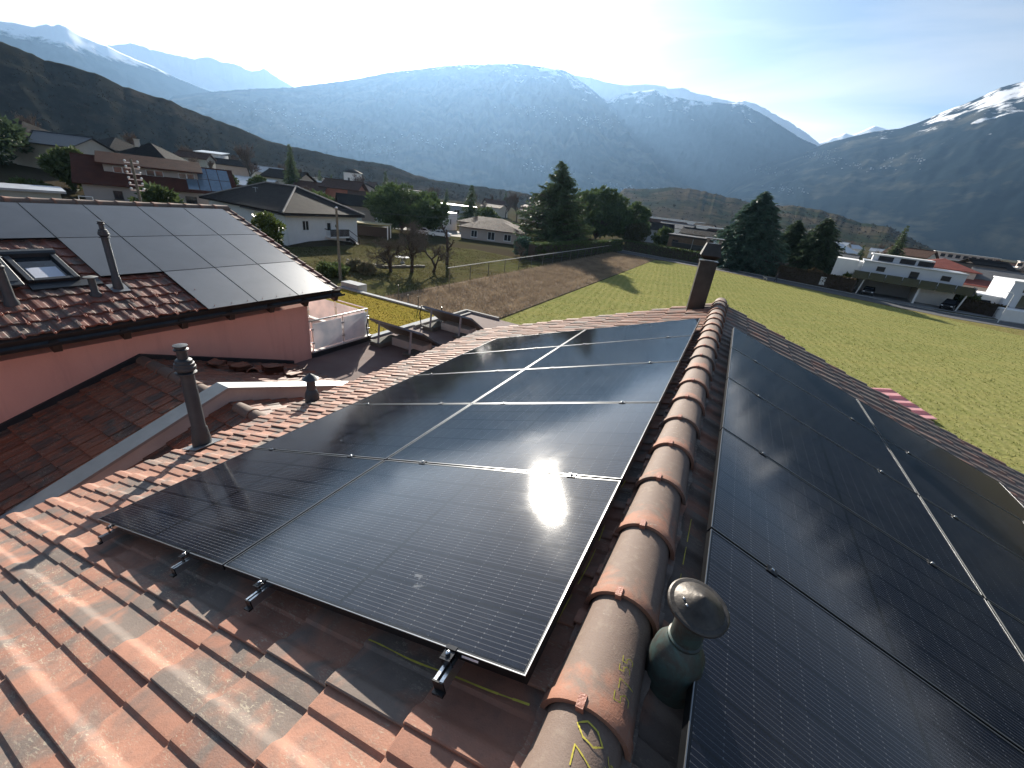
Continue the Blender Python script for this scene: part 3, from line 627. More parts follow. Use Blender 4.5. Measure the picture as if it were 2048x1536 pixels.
for (px_, s_) in ((-8.9, 3.15), (-8.35, 3.1), (-7.95, 3.2), (-8.65, 3.62), (-8.1, 3.66), (-9.3, 3.6), (-7.7, 3.64), (-9.0, 4.05), (-8.4, 4.05), (-9.6, 4.05)):
    P = K(px_, 3.05-s_*cA, AZR-s_*sA+.05); link('snow_guard', hk2, lk, Matrix.Translation(P) @ Matrix.Rotation(AA_, 4, 'X'))
for (px_, s_) in ((-9.1, 2.1), (-8.6, 2.5), (-8.2, 2.85), (-7.9, 2.5), (-8.0, 3.2), (-7.6, 2.9), (-8.9, 2.95), (-9.4, 2.6)):
    P = K(px_, 3.05+s_*cA, AZR-s_*sA+.05); link('snow_guard', hk2, lk, Matrix.Translation(P) @ Matrix.Rotation(math.pi, 4, 'Z') @ Matrix.Rotation(AA_, 4, 'X'))
mb = MB()   # flashing where the annex meets the twin house wall
for sg, S in ((-1, 4.9), (1, 3.7)):
    mb.add([K(-10.40, 3.05+sg*s_*cA, AZR-s_*sA+h) for s_, h in ((0, .03), (0, .15), (S, .15), (S, .03))] + [K(-10.445, 3.05+sg*s_*cA, AZR-s_*sA+h) for s_, h in ((0, .03), (0, .155), (S, .155), (S, .03))], [(0, 1, 2, 3), (1, 5, 6, 2), (0, 3, 7, 4)])
mb.build('flashing', M_ANTH, lk)
# party wall with its metal coping, following both slopes
pw = empty('party_wall', (-7.5, 3.05, GZ), label='grey rendered parapet with metal coping crossing the annex roof', cat='parapet')
def W(x, y, z): return Vector((x+7.5, y-3.05, z-GZ))
def wallband(nm, x0, x1, top, bot, mat, S0, S1):
    mb = MB()
    for sg, S in ((-1, S0), (1, S1)):
        a = [W(x, 3.05+sg*s_*cA, AZR+h-s_*sA) for x in (x0, x1) for s_, h in ((0, bot), (0, top), (S, top), (S, bot))]
        fs = [(0, 1, 2, 3), (7, 6, 5, 4), (1, 5, 6, 2), (3, 2, 6, 7), (0, 3, 7, 4)]; mb.add(a, fs if sg < 0 else [q[::-1] for q in fs])
    return mb.build(nm, mat, pw)
wallband('wall', -7.56, -7.32, .30, -.3, pm('grey_render', (.34, .35, .35), .95, .15, 2, bs=.3, bsc=60), 4.95, 3.7)
wallband('coping', -7.62, -7.27, .345, .295, pm('zinc_coping', (.23, .25, .26), .5, .15, 3, .35, .05, 30), 4.98, 3.72)
# spare tiles left on the annex roof
rg = random.Random(4); spm = tile_mesh(M_TILEA, 'spare_tile')
for i, (px_, s_, nst, rz, lab) in enumerate(((-9.55, 1.62, 4, 12, 'left stack'), (-9.3, 2.28, 6, -6, 'tall right stack'), (-9.15, 2.72, 2, 20, 'low stack at the right'), (-9.9, 1.25, 3, 40, 'loose pile at the far left'))):
    for k in range(nst):
        P = Vector((px_, 3.05+s_*cA, AZR-s_*sA+.075+.033*k))
        o = bpy.data.objects.new('spare_tile', spm); COL.objects.link(o); o.color = (.2+.3*rg.random(), rg.random(), rg.random(), 1)
        o.matrix_world = Matrix.Translation(P) @ Matrix.Rotation(-AA_*.8, 4, 'X') @ Matrix.Rotation(R_(rz+rg.uniform(-6, 6)), 4, 'Z') @ Matrix.Translation((-.13, -.18, 0))
        tag(o, f'spare clay roof tile, {["bottom", "second", "third", "fourth", "fifth", "topmost"][k] if k < nst-1 else "topmost"} of the {lab} on the annex', 'roof tile', 'spare tiles stacked on the annex roof')
for px_, s_, rz in ((-9.35, 1.95, 8),):
    o = bpy.data.objects.new('spare_ridge_tile', RM); COL.objects.link(o); o.color = (.3, .1, 0, 1)
    o.matrix_world = Matrix.Translation((px_, 3.05+s_*cA-.18, AZR-s_*sA+.09)) @ Matrix.Rotation(-AA_, 4, 'X') @ Matrix.Rotation(R_(70), 4, 'Z') @ Matrix.Rotation(R_(2), 4, 'X')
    tag(o, 'spare half round ridge tile between the tile stacks on the annex roof', 'roof tile', 'spare tiles stacked on the annex roof')
# ---------------------------------------------------------------- photovoltaic panels
PLN, PWD = 1.722, 1.134
def cellmat():
    m, t, p = nodes('solar_cells'); ob = nd(t, 'ShaderNodeTexCoord').outputs['Object']; s = nd(t, 'ShaderNodeSeparateXYZ'); t.links.new(ob, s.inputs[0])
    x, y = s.outputs[0], s.outputs[1]
    def tri(v, pitch, off=0.0):       # distance to the nearest multiple of pitch, in metres
        f = math_(t, 'FRACT', math_(t, 'ADD', math_(t, 'DIVIDE', math_(t, 'SUBTRACT', v, off), pitch), .5)); return math_(t, 'MULTIPLY', math_(t, 'ABSOLUTE', math_(t, 'SUBTRACT', f, .5)), pitch)
    wire = math_(t, 'LESS_THAN', tri(y, .0185, .0275), .0009)
    gapy = math_(t, 'LESS_THAN', tri(y, .185, .012), .0045)           # gaps between the six cell rows
    gapx = math_(t, 'LESS_THAN', tri(x, .0942, .013), .0016)         # gaps between half cells
    mid = math_(t, 'LESS_THAN', math_(t, 'ABSOLUTE', math_(t, 'SUBTRACT', x, .861)), .010)
    edge = math_(t, 'MAXIMUM', math_(t, 'LESS_THAN', x, .013), math_(t, 'MAXIMUM', math_(t, 'GREATER_THAN', x, PLN-.013), math_(t, 'MAXIMUM', math_(t, 'LESS_THAN', y, .012), math_(t, 'GREATER_THAN', y, PWD-.012))))
    cellg = math_(t, 'MAXIMUM', math_(t, 'MAXIMUM', gapy, mid), edge)
    dash = math_(t, 'MULTIPLY', math_(t, 'LESS_THAN', tri(x, .0942, .013), .002), math_(t, 'LESS_THAN', tri(y, .0185, .0275), .003))
    wv = math_(t, 'MULTIPLY', wire, math_(t, 'SUBTRACT', 1.0, cellg)); dv = math_(t, 'MULTIPLY', dash, math_(t, 'SUBTRACT', 1.0, cellg))
    n = noise(t, ob, 2.5, 3)
    base = mixc(t, n, (.006, .0075, .014), (.011, .012, .019))
    base = mixc(t, cellg, base, (.005, .005, .006))
    base = mixc(t, math_(t, 'MULTIPLY', wv, .5), base, (.16, .16, .16)); base = mixc(t, math_(t, 'MULTIPLY', dv, .35), base, (.26, .26, .26))
    oi = nd(t, 'ShaderNodeSeparateColor'); t.links.new(nd(t, 'ShaderNodeObjectInfo').outputs['Color'], oi.inputs[0])
    w = coords(t); dust_sheen = math_(t, 'MULTIPLY', ramp(t, noise(t, w, 1.4, 7, .7, .6), [(.45, 0.0), (.8, 1.0)]), .05)
    smear = math_(t, 'MULTIPLY', ramp(t, noise(t, w, 7, 6, .7, 2.2), [(.64, 0.0), (.70, 1.0)]), ramp(t, noise(t, w, 1.7, 2), [(.56, 0.0), (.64, .22)]))
    d = math_(t, 'ADD', math_(t, 'ADD', dust_sheen, smear), math_(t, 'MULTIPLY', oi.outputs[1], .06))
    base = mixc(t, d, base, (.36, .38, .40))
    t.links.new(base, p.inputs['Base Color'])
    rgh = math_(t, 'ADD', .055, math_(t, 'MULTIPLY', d, .9)); t.links.new(rgh, p.inputs['Roughness'])
    p.inputs['Specular IOR Level'].default_value = .5; p.inputs['IOR'].default_value = 1.5
    bump(t, p, noise(t, w, 420, 2, .6), .035, .002); return m
M_CELL = cellmat()
M_FRAME = pm('black_anodised', (.03, .031, .034), .32, .15, 10, .75, 0)
M_FRAMEL = pm('frame_edge_pale', (.30, .31, .32), .34, .1, 10, .8, 0)
M_ALU = pm('raw_aluminium', (.62, .63, .64), .3, .12, 14, .95, .06, 80)
M_STEEL = pm('bolt_steel', (.72, .72, .72), .18, .1, 20, 1.0, 0)
M_BLKPL = pm('black_plastic', (.012, .012, .013), .4, .1, 10, 0, 0)
M_STICK = pm('white_sticker', (.75, .77, .82), .5, .05, 20, 0, 0)
mb = MB(); f = .0085; h = .035
for x0, x1, y0, y1 in ((0, PLN, 0, f), (0, PLN, PWD-f, PWD), (0, f, f, PWD-f), (PLN-f, PLN, f, PWD-f)):
    mb.box(x0, x1, y0, y1, -h, 0)
    # paler metal strip along the outer top arris
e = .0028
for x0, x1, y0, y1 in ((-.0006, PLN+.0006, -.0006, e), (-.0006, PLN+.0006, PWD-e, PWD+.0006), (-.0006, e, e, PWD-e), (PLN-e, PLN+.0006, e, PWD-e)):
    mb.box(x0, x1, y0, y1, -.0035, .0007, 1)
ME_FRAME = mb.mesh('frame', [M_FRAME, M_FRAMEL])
mb = MB(); mb.box(f, PLN-f, f, PWD-f, -.008, -.0012); ME_GLASS = mb.mesh('laminate', M_CELL)
mb = MB(); mb.box(.55, 1.15, .42, .72, -.03, -.0085); ME_JB = mb.mesh('junction_box', M_BLKPL)
def mattmat():
    m, t, p = nodes('matt_solar_glass'); w = coords(t); ob = nd(t, 'ShaderNodeTexCoord').outputs['Object']
    oi = nd(t, 'ShaderNodeSeparateColor'); t.links.new(nd(t, 'ShaderNodeObjectInfo').outputs['Color'], oi.inputs[0])
    n = ramp(t, noise(t, w, 1.1, 6, .65, .5), [(.35, 0.0), (.75, 1.0)]); st = ramp(t, noise(t, coords(t, 'world', (1, 5, 1), (0, 0, .5)), 3, 6, .7, 1.5), [(.6, 0.0), (.68, 1.0)])
    d = math_(t, 'ADD', math_(t, 'MULTIPLY', n, .05), math_(t, 'MULTIPLY', oi.outputs[1], .085)); d = math_(t, 'SUBTRACT', d, math_(t, 'MULTIPLY', math_(t, 'MULTIPLY', st, .12), oi.outputs[2]), True)  # per-panel pale share paints the sky reflected in the glass
    t.links.new(mixc(t, d, (.012, .014, .02), (.62, .66, .70)), p.inputs['Base Color']); t.links.new(math_(t, 'ADD', .30, math_(t, 'MULTIPLY', d, .3)), p.inputs['Roughness']); p.inputs['Specular IOR Level'].default_value = .8
    bump(t, p, noise(t, w, 300, 2), .05, .002); return m
mb = MB(); mb.box(f, PLN-f, f, PWD-f, -.008, -.0012); ME_GLASSM = mb.mesh('laminate', mattmat())
def panel(mat, label, group, dust_sheen=0.0):
    e_ = empty('solar_module', mat=mat, label=label, cat='solar panel', group=group)
    link('frame', ME_FRAME, e_); g = link('laminate', ME_GLASS if not dust_sheen else ME_GLASSM, e_); g.color = (0, dust_sheen, 1.0 if dust_sheen > 2 else 0, 1); link('junction_box', ME_JB, e_); return e_
def frame_mat(O, xd, n_):
    """x down the slope, z = normal"""
    xd = Vector(xd).normalized(); n_ = Vector(n_).normalized(); yd = n_.cross(xd)
    return Matrix(((xd.x, yd.x, n_.x, O[0]), (xd.y, yd.y, n_.y, O[1]), (xd.z, yd.z, n_.z, O[2]), (0, 0, 0, 1)))
ORD = ['nearest', 'second', 'third', 'fourth', 'farthest']
# left array. glass plane passes through x=0,z=0 ; x axis down the slope (-X), so local y = -Y
for j in range(5):
    for i in range(2):
        s0 = .004 + i*1.742; y = j*1.154 + 1.134
        col_ = ('ridge side' if i == 0 else 'eave side')
        ex = ' holding the glaring sun reflection' if (i, j) == (0, 0) else ''
        panel(frame_mat((-s0*cL, y, -s0*sL), vL, nL), f'black solar panel left of the ridge, {ORD[j]} row, {col_}{ex}', 'solar panels left of the ridge')
ZR0, T0, YR0 = .1464, .4774, -.0887
for j in range(5):
    for i in range(2):
        s0 = T0 + i*1.742; y = YR0 + j*1.154
        col_ = ('ridge side' if i == 0 else 'eave side')
        panel(frame_mat((s0*cR, y, ZR0-s0*sR), vR, nR), f'black solar panel right of the ridge, {ORD[j]} row, {col_}', 'solar panels right of the ridge')
COLN = ['first', 'second', 'third', 'fourth', 'fifth', 'sixth']
for j, cols in ((0, range(6)), (1, range(4)), (2, range(3))):
    for i in cols:
        P = npv(i, j); dust_sheen = (.9, .8, .7, .6, .6, .5)[i]+(2.2 if (i, j) == (0, 2) else 1.0 if j == 2 else .3*j)  # paler towards the far lower end: sky sheen put into the colour
        panel(frame_mat((P.x, P.y-1.134, P.z), vN, nN), f'solar panel on the salmon house roof, {["top", "middle", "bottom"][j]} row, {COLN[i]} from the far verge', 'solar panels on the salmon house', dust_sheen)
# mounting rails with clamps
def rail(O, yd, n_, L, label, group, ends=True, shine=True, s_lab=None):
    """rail along yd starting at O (top face 36 mm under the glass)"""
    yd = Vector(yd); n_ = Vector(n_); xd = yd.cross(n_); M = Matrix(((xd.x, yd.x, n_.x, O[0]), (xd.y, yd.y, n_.y, O[1]), (xd.z, yd.z, n_.z, O[2]), (0, 0, 0, 1)))
    e_ = empty('mounting_rail', mat=M, label=label, cat='rail', group=group)
    mb = MB(); w2 = .019; t_ = .003
    mb.box(-w2, -w2+t_, 0, L, -.04, 0); mb.box(w2-t_, w2, 0, L, -.04, 0); mb.box(-w2+t_, w2-t_, 0, L, -.04, -.036); mb.box(-w2+t_, -.006, 0, L, -.003, 0); mb.box(.006, w2-t_, 0, L, -.003, 0)
    mb.build('rail', M_ALU, e_)
    mb = MB(); mb.box(-w2-.002, w2+.002, -.005, 0, -.043, .0); mb.box(-w2-.002, w2+.002, -.02, -.005, -.043, -.034); mb.build('end_cap', M_BLKPL, e_)
    return e_
def clamp_end(e_, y):
    mb = MB(); mb.box(-.021, .021, y-.034, y-.0015, .0305, .0345); mb.box(-.021, .021, y-.0045, y-.0015, .0345, .0395); mb.box(-.021, .021, y-.0045, y+.010, .0375, .0402)
    mb.box(-.021, .021, y-.034, y-.0305, .0, .0345); mb.box(-.021, .021, y-.040, y-.034, .028, .0345)
    o = mb.build('end_clamp', M_FRAME, e_); m2 = MB(); m2.lathe([(.0085, .0346), (.0085, .0425), (.006, .0445), (.0035, .0445), (.0033, .041)], 12, (0, y-.018, 0)); m2.build('bolt', M_STEEL, o, 40)
    return o
def clamp_mid(e_, y):
    mb = MB(); mb.box(-.024, .024, y-.019, y+.019, .0375, .0405); mb.box(-.024, .024, y-.008, y+.008, .0, .0375)
    o = mb.build('mid_clamp', M_FRAME, e_); m2 = MB(); m2.lathe([(.0075, .0406), (.0075, .048), (.005, .0495), (.003, .0495), (.003, .046)], 10, (.0, y, 0)); m2.build('bolt', M_STEEL, o, 40); return o
RL = [(.28, 'nearest the ridge'), (1.375, 'second from the ridge'), (2.115, 'third from the ridge'), (3.18, 'nearest the eave')]
for s_, nm in RL:
    O = Vector((-s_*cL, -.085, -s_*sL)) + nL*(-.0365); e_ = rail(O, (0, 1, 0), nL, 5.95, f'aluminium rail under the left panels, {nm}', 'rails under the left panels')
    clamp_end(e_, .085)
    for j in range(1, 5): clamp_mid(e_, 0.085+j*1.154-.01)
    mb = MB()
    for yh in (.35, 1.5, 2.7, 3.9, 5.1): mb.box(-.03, .03, yh, yh+.03, -.115, -.04)
    mb.build('roof_hook', M_STEEL, e_)
RR_ = [(T0+.30, 'nearest the ridge'), (T0+1.42, 'second from the ridge'), (T0+2.02, 'third from the ridge'), (T0+3.16, 'nearest the eave')]
for s_, nm in RR_:
    O = Vector((s_*cR, YR0-.115, ZR0-s_*sR)) + nR*(-.0365); e_ = rail(O, (0, 1, 0), nR, 6.0, f'aluminium rail under the right panels, {nm}', 'rails under the right panels')
    clamp_end(e_, .115)
    for j in range(1, 5): clamp_mid(e_, .115+j*1.154-.01)
    mb = MB()
    for yh in (.35, 1.5, 2.7, 3.9, 5.1): mb.box(-.03, .03, yh, yh+.03, -.115, -.04)
    mb.build('roof_hook', M_STEEL, e_)
mb = MB(); mb.add([(-.17*cL, -.0012, -.17*sL-.010), (-.235*cL, -.0012, -.235*sL-.010), (-.235*cL, -.0012, -.235*sL-.022), (-.17*cL, -.0012, -.17*sL-.022)], [(0, 1, 2, 3)])
p0 = [o for o in bpy.data.objects if o.get('label', '').endswith('sun reflection')][0]
mb.v = [tuple(p0.matrix_world.inverted() @ Vector(v)) for v in mb.v]; mb.build('sticker', M_STICK, p0)

# ---------------------------------------------------------------- flues, vents, chimney
def flue(loc, H, label, r=.065, lean=0):
    e_ = empty('flue_pipe', loc, label=label, cat='flue pipe')
    mb = MB(); mb.lathe([(r*1.55, -.28), (r*1.5, 0), (r*1.22, .22), (r*1.04, .24), (r*1.04, H*.56), (r, H*.565), (r, H*.72)], 22); mb.build('pipe', M_ANTHV, e_, 35)
    mb = MB(); mb.lathe([(r*1.02, H*.715), (r*1.5, H*.72), (r*1.5, H*.73), (r*1.0, H*.74)], 22); mb.build('collar', M_ANTHV, e_, 30)
    mb = MB(); k = H*.745; mb.lathe([(r*.9, k-.005), (r*1.25, k), (r*1.55, k+.02), (r*1.5, k+.05), (r*1.42, k+.055), (r*1.38, k+.085), (r*1.22, k+.09), (r*1.15, k+.12), (r*.95, k+.13), (r*.72, k+.135), (r*.72, k+.22)], 22); mb.build('hood', M_ANTHV, e_, 30)
    mb = MB(); k = H*.745+.22; mb.lathe([(r*.72, k-.003), (r*1.0, k+.005), (r*1.05, k+.02), (r*.8, k+.03), (r*.8, k+.05), (r*1.02, k+.055), (r*1.02, k+.062), (r*.2, k+.07)], 22); mb.build('cap', M_ANTHV, e_, 30)
    mb = MB(); mb.box(-.16, .16, -.15, .15, -.004, .004, M=Matrix.Translation((0, 0, -.01)) @ Matrix.Rotation(-AL if loc[0] > -8 else AN, 4, 'Y').inverted() if False else Matrix.Rotation((-AL if loc[0] > -8 else AN), 4, 'Y')); mb.build('flashing', pm('lead_flashing', (.25, .26, .27), .5, .2, 6, .4, .1), e_)
    return e_
flue((-4.61, 1.31, -1.70), 1.25, 'tall dark grey ribbed flue pipe standing on our roof edge')
P = Np(4.13, 3.30, .05); flue((P.x, P.y, P.z), 1.42, 'tall dark grey flue pipe on the salmon house roof', .06)
def vent(loc, H, label, r=.05, bell=True, rot=0):
    e_ = empty('roof_vent', loc, label=label, cat='roof vent')
    mb = MB(); mb.lathe([(r*1.75, -.14), (r*1.7, .0), (r*1.62, .10), (r*1.15, .17), (r*1.05, .175), (r*1.0, H*.8)], 20); mb.build('pipe', M_ANTHV, e_, 35)
    mb = MB(); k = H*.8; mb.lathe([(r*1.15, k-.012), (r*1.9, k), (r*1.95, k+.008), (r*1.75, k+.012), (r*.9, k+.055), (r*.15, k+.085), (.003, k+.10)], 22); mb.build('cap', M_ANTHV, e_, 30)
    return e_
vent((-4.68, 2.83, -1.74), .42, 'small dark roof vent with pointed cap on our roof', .058)
P = Np(4.27, 2.86, .04); e_ = empty('roof_vent', P, label='short roof vent with flat cap beside the skylight', cat='roof vent')
mb = MB(); mb.lathe([(.10, -.15), (.095, 0), (.062, .06), (.058, .33)], 18); mb.build('pipe', M_ANTHV, e_, 35); mb = MB(); mb.lathe([(.06, .33), (.115, .34), (.118, .35), (.03, .375)], 18); mb.build('cap', pm('weathered_grey', (.22, .22, .2), .6), e_, 30)
P = Np(4.28, 1.68, .04); e_ = empty('flue_pipe', P, label='short flue pipe at the left end of the salmon roof', cat='flue pipe')
mb = MB(); mb.lathe([(.11, -.15), (.10, .02), (.075, .1), (.07, .62), (.085, .63), (.085, .66), (.06, .68), (.06, .8)], 18); mb.build('pipe', M_ANTHV, e_, 35); mb = MB(); mb.lathe([(.06, .8), (.10, .82), (.02, .85)], 16); mb.build('cap', M_ANTHV, e_, 30)
# copper vent beside the ridge
def coppermat():
    m, t, p = nodes('aged_copper'); v = coords(t); s = nd(t, 'ShaderNodeSeparateXYZ'); t.links.new(v, s.inputs[0])
    n = noise(t, v, 22, 5, .65, .6); n2 = noise(t, v, 90, 4)
    c = mixc(t, ramp(t, n, [(.4, 0.0), (.62, 1.0)]), (.075, .07, .062), (.075, .115, .105)); c = mixc(t, ramp(t, n2, [(.6, 0.0), (.74, .3)]), c, (.15, .22, .2))
    t.links.new(c, p.inputs['Base Color']); p.inputs['Metallic'].default_value = .45; p.inputs['Roughness'].default_value = .5; bump(t, p, n2, .2, .003); return m
M_COP = coppermat(); M_CAPB = pm('worn_bronze_cap', (.085, .075, .066), .5, .5, 16, .6, .15, 60, kind='object')
e_ = empty('copper_vent', (.392, .325, -.165), label='green copper roof vent with conical cap beside the ridge', cat='roof vent')
mb = MB(); mb.lathe([(.083, -.02), (.083, .10), (.084, .135), (.078, .185), (.05, .235), (.046, .24)], 28); mb.build('bell', M_COP, e_, 40)
mb = MB(); mb.lathe([(.05, .233), (.0525, .237), (.0525, .246), (.047, .25), (.047, .385)], 28); mb.build('neck', M_COP, e_, 40)
mb = MB(); mb.lathe([(.05, .372), (.086, .375), (.0905, .381), (.0905, .389), (.086, .393), (.074, .394), (.070, .398), (.040, .414), (.008, .434), (.001, .437)], 36); cp = mb.build('cap', M_CAPB, e_, 25)
cp.matrix_local = Matrix.Translation((0, 0, .385)) @ Matrix.Rotation(R_(7), 4, 'X') @ Matrix.Rotation(R_(5), 4, 'Y') @ Matrix.Translation((0, 0, -.385))
mb = MB()
for a in (200, 224): mb.lathe([(.0042, .0), (.0042, .003), (.002, .0045)], 8, (.05*math.cos(R_(a)), .05*math.sin(R_(a)), .4075))
mb.build('rivet', M_STEEL, cp)
mb = MB(); mb.box(-.062, .062, -.012, .012, .34, .375); mb.build('strap', M_COP, e_)
# square metal chimney at the far end of the ridge
e_ = empty('metal_chimney', (-.20, 7.56, -.42), R_(8), label='tall square dark metal chimney at the far end of the ridge', cat='chimney')
M_CHIM = pm('brown_black_sheet', (.055, .05, .046), .42, .35, 5, .5, .1, 30)
mb = MB(); mb.box(-.14, .14, -.14, .14, .0, 1.06); mb.build('shaft', M_CHIM, e_, bevel=.006)
mb = MB(); q = .09; a = .19
mb.add([(-q, -q, 1.09), (q, -q, 1.09), (q, q, 1.09), (-q, q, 1.09), (-.165, -.165, 1.16), (.165, -.165, 1.16), (.165, .165, 1.16), (-.165, .165, 1.16), (-.11, -.11, 1.36), (.11, -.11, 1.36), (.11, .11, 1.36), (-.11, .11, 1.36)], [(0, 1, 5, 4), (1, 2, 6, 5), (2, 3, 7, 6), (3, 0, 4, 7), (4, 5, 9, 8), (5, 6, 10, 9), (6, 7, 11, 10), (7, 4, 8, 11), (8, 9, 10, 11), (3, 2, 1, 0)])
mb.build('cowl', M_CHIM, e_)
mb = MB(); mb.box(-.155, .155, -.155, .155, 1.05, 1.07); mb.build('rim', M_CHIM, e_)
mb = MB()
for x in (-.1, .1):
    for y in (-.1, .1): mb.box(x-.012, x+.012, y-.012, y+.012, 1.36, 1.43)
mb.box(-.15, .15, -.15, .15, 1.43, 1.445); mb.build('cap', pm('cap_plate', (.22, .2, .18), .4, .2, 8, .6), e_)
mb = MB(); mb.box(-.42, .05, -.28, .26, .12, .135, M=Matrix.Rotation(-AL, 4, 'Y')); mb.build('flashing', pm('red_flashing', (.16, .085, .065), .6, .2, 6), e_)

# ---------------------------------------------------------------- skylights on the salmon house
def skylight(s0, s1, y0, y1, label, glass=True):
    P = Np(s0, y0, .04); e_ = empty('skylight', mat=frame_mat(P, vN, nN), label=label, cat='skylight')   # local x down slope, y = towards far end
    L, W_ = s1-s0, y1-y0
    mb = MB(); b = .09; hgt = .10
    mb.box(0, L, 0, b, -.05, hgt); mb.box(0, L, W_-b, W_, -.05, hgt); mb.box(L-b, L, b, W_-b, -.05, hgt-.01); mb.build('frame', M_ANTH, e_, bevel=.008)
    mb = MB(); mb.prism([(-.03, -.05), (.15, -.05), (.15, .12), (.10, .15), (.02, .15), (-.03, .09)], -.02, W_+.02, M=Matrix(((1, 0, 0, 0), (0, 0, 1, 0), (0, 1, 0, 0), (0, 0, 0, 1)))); mb.build('hood', M_ANTHV, e_)
    mb = MB(); mb.box(.15, L-b, b, W_-b, -.02, .03); mb.build('pane', pm('skylight_glass', (.03, .035, .04), .06, .1, 4, 0, 0), e_)
    mb = MB(); mb.box(L*.50, L-b-.06, b+.07, W_-b-.07, .031, .036); mb.build('blind', pm('pale_blind', (.62, .64, .70), .6, .05), e_)
    mb = MB(); mb.box(L, L+.22, -.02, W_+.28, -.04, .028); mb.build('apron', M_ANTH, e_)
skylight(2.58, 3.72, 2.10, 2.86, 'square roof window with pale blind between tiles and panels')
P = Np(2.75, 1.22, .10); e_ = empty('skylight', mat=frame_mat(P, vN, nN), label='raised dark roof hatch at the left edge of the salmon roof', cat='skylight')
mb = MB(); mb.box(0, 1.15, 0, .78, .16, .20, M=Matrix.Rotation(R_(6), 4, 'Y')); mb.build('lid', M_ANTHV, e_, bevel=.01); mb = MB(); mb.box(.05, 1.05, .04, .74, -.1, .1); mb.build('frame', M_ANTH, e_)
# ---------------------------------------------------------------- flat roofs, balcony and collectors behind the annex
FZ = -3.9
fr = empty('flat_roof_garage', (-7.6, 11.2, GZ), label='flat dark red gravel roof of the garage behind the annex', cat='garage')
def FQ(x, y, z): return (x+7.6, y-11.2, z-GZ)
def mb_box(mb, x0, x1, y0, y1, z0, z1):
    a, b = FQ(x0, y0, z0), FQ(x1, y1, z1); mb.box(a[0], b[0], a[1], b[1], a[2], b[2]); return mb
mb_box(MB(), -10.42, -4.42, 6.52, 15.7, GZ+.02, FZ-.06).build('wall', M_RENDER, fr)
mb_box(MB(), -10.42, -4.42, 6.52, 15.7, FZ-.06, FZ).build('roof', pm('red_roof_felt', (.165, .105, .092), .92, .3, 1.1, bs=.35, bsc=70, col2=(.20, .15, .135)), fr)
M_PALE = pm('pale_edge_metal', (.33, .32, .30), .9, .12, 4, 0, .05)
mb = MB(); mb_box(mb, -10.42, -8.6, 15.62, 15.74, FZ-.02, FZ+.10); mb.build('edge_strip', M_PALE, fr)
mb = MB(); mb_box(mb, -6.4, -5.4, 15.60, 15.74, FZ-.02, FZ+.06); mb.build('edge_strip', M_PALE, fr)
mb = MB(); mb_box(mb, -10.42, -10.30, 11.9, 15.62, FZ, FZ+.11); mb_box(mb, -10.12, -10.02, 11.95, 15.6, FZ, FZ+.06); mb.build('edge_strip', M_PALE, fr)
# sedum roof
sd = empty('sedum_roof', (-13.4, 12, GZ), label='flat green roof with yellow moss behind the balcony', cat='green roof')
def SQ(x, y, z): return (x+13.4, y-12, z-GZ)
def sbox(nm, mat, *bs):
    mb = MB()
    for x0, x1, y0, y1, z0, z1 in bs: a, b = SQ(x0, y0, z0), SQ(x1, y1, z1); mb.box(a[0], b[0], a[1], b[1], a[2], b[2])
    return mb.build(nm, mat, sd)
sbox('wall', M_WHITE, (-17.2, -10.55, 9.75, 14.4, GZ+.02, FZ-.12))
M_SED = fieldmat('sedum_moss', (.25, .20, .04), (.28, .21, .045), (.20, .19, .04), 6.0, (.33, .24, .06), False)
sbox('moss', M_SED, (-17.1, -10.75, 9.85, 14.28, FZ-.1, FZ-.015))
M_COPE = pm('grey_coping', (.26, .28, .30), .85, .12, 3, 0, .05)
sbox('coping', M_COPE, (-17.3, -10.5, 14.28, 14.5, FZ-.12, FZ+.06), (-10.75, -10.53, 9.7, 14.28, FZ-.12, FZ+.05))
sbox('coping', M_COPE, (-17.4, -16.2, 14.5, 15.1, FZ-.12, FZ+.28))
rg = np.random.RandomState(5); N = 2600; P0 = np.stack([rg.uniform(-17, -10.8, N)+13.4, rg.uniform(9.9, 14.25, N)-12, np.full(N, FZ-.02-GZ)], -1)
def blades(P0, h, wd, rg, lean=.6):
    N = len(P0); a = rg.uniform(0, 2*np.pi, N); d = np.stack([np.cos(a), np.sin(a), np.zeros(N)], -1); hh = h*rg.uniform(.5, 1.3, N)
    tip = P0 + np.stack([rg.normal(0, lean, N)*hh, rg.normal(0, lean, N)*hh, hh], -1); ww = (wd*rg.uniform(.5, 1.4, N))[:, None]
    return np.stack([P0-d*ww, P0+d*ww, tip], 1)
tag(tris('moss_tufts', blades(P0, .035, .022, rg), M_SED, sd), kind='stuff')
mb = MB(); a = SQ(-10.62, 14.2, FZ+.05)
mb.tube([SQ(-12.2, 14.35, FZ+.06), SQ(-12.2, 14.35, FZ+.55)], .02, 6); mb.tube([SQ(-10.6, 14.0, FZ+.05), SQ(-10.6, 14.0, FZ+.45)], .03, 6); mb.build('vent_pipe', M_ANTH, sd)
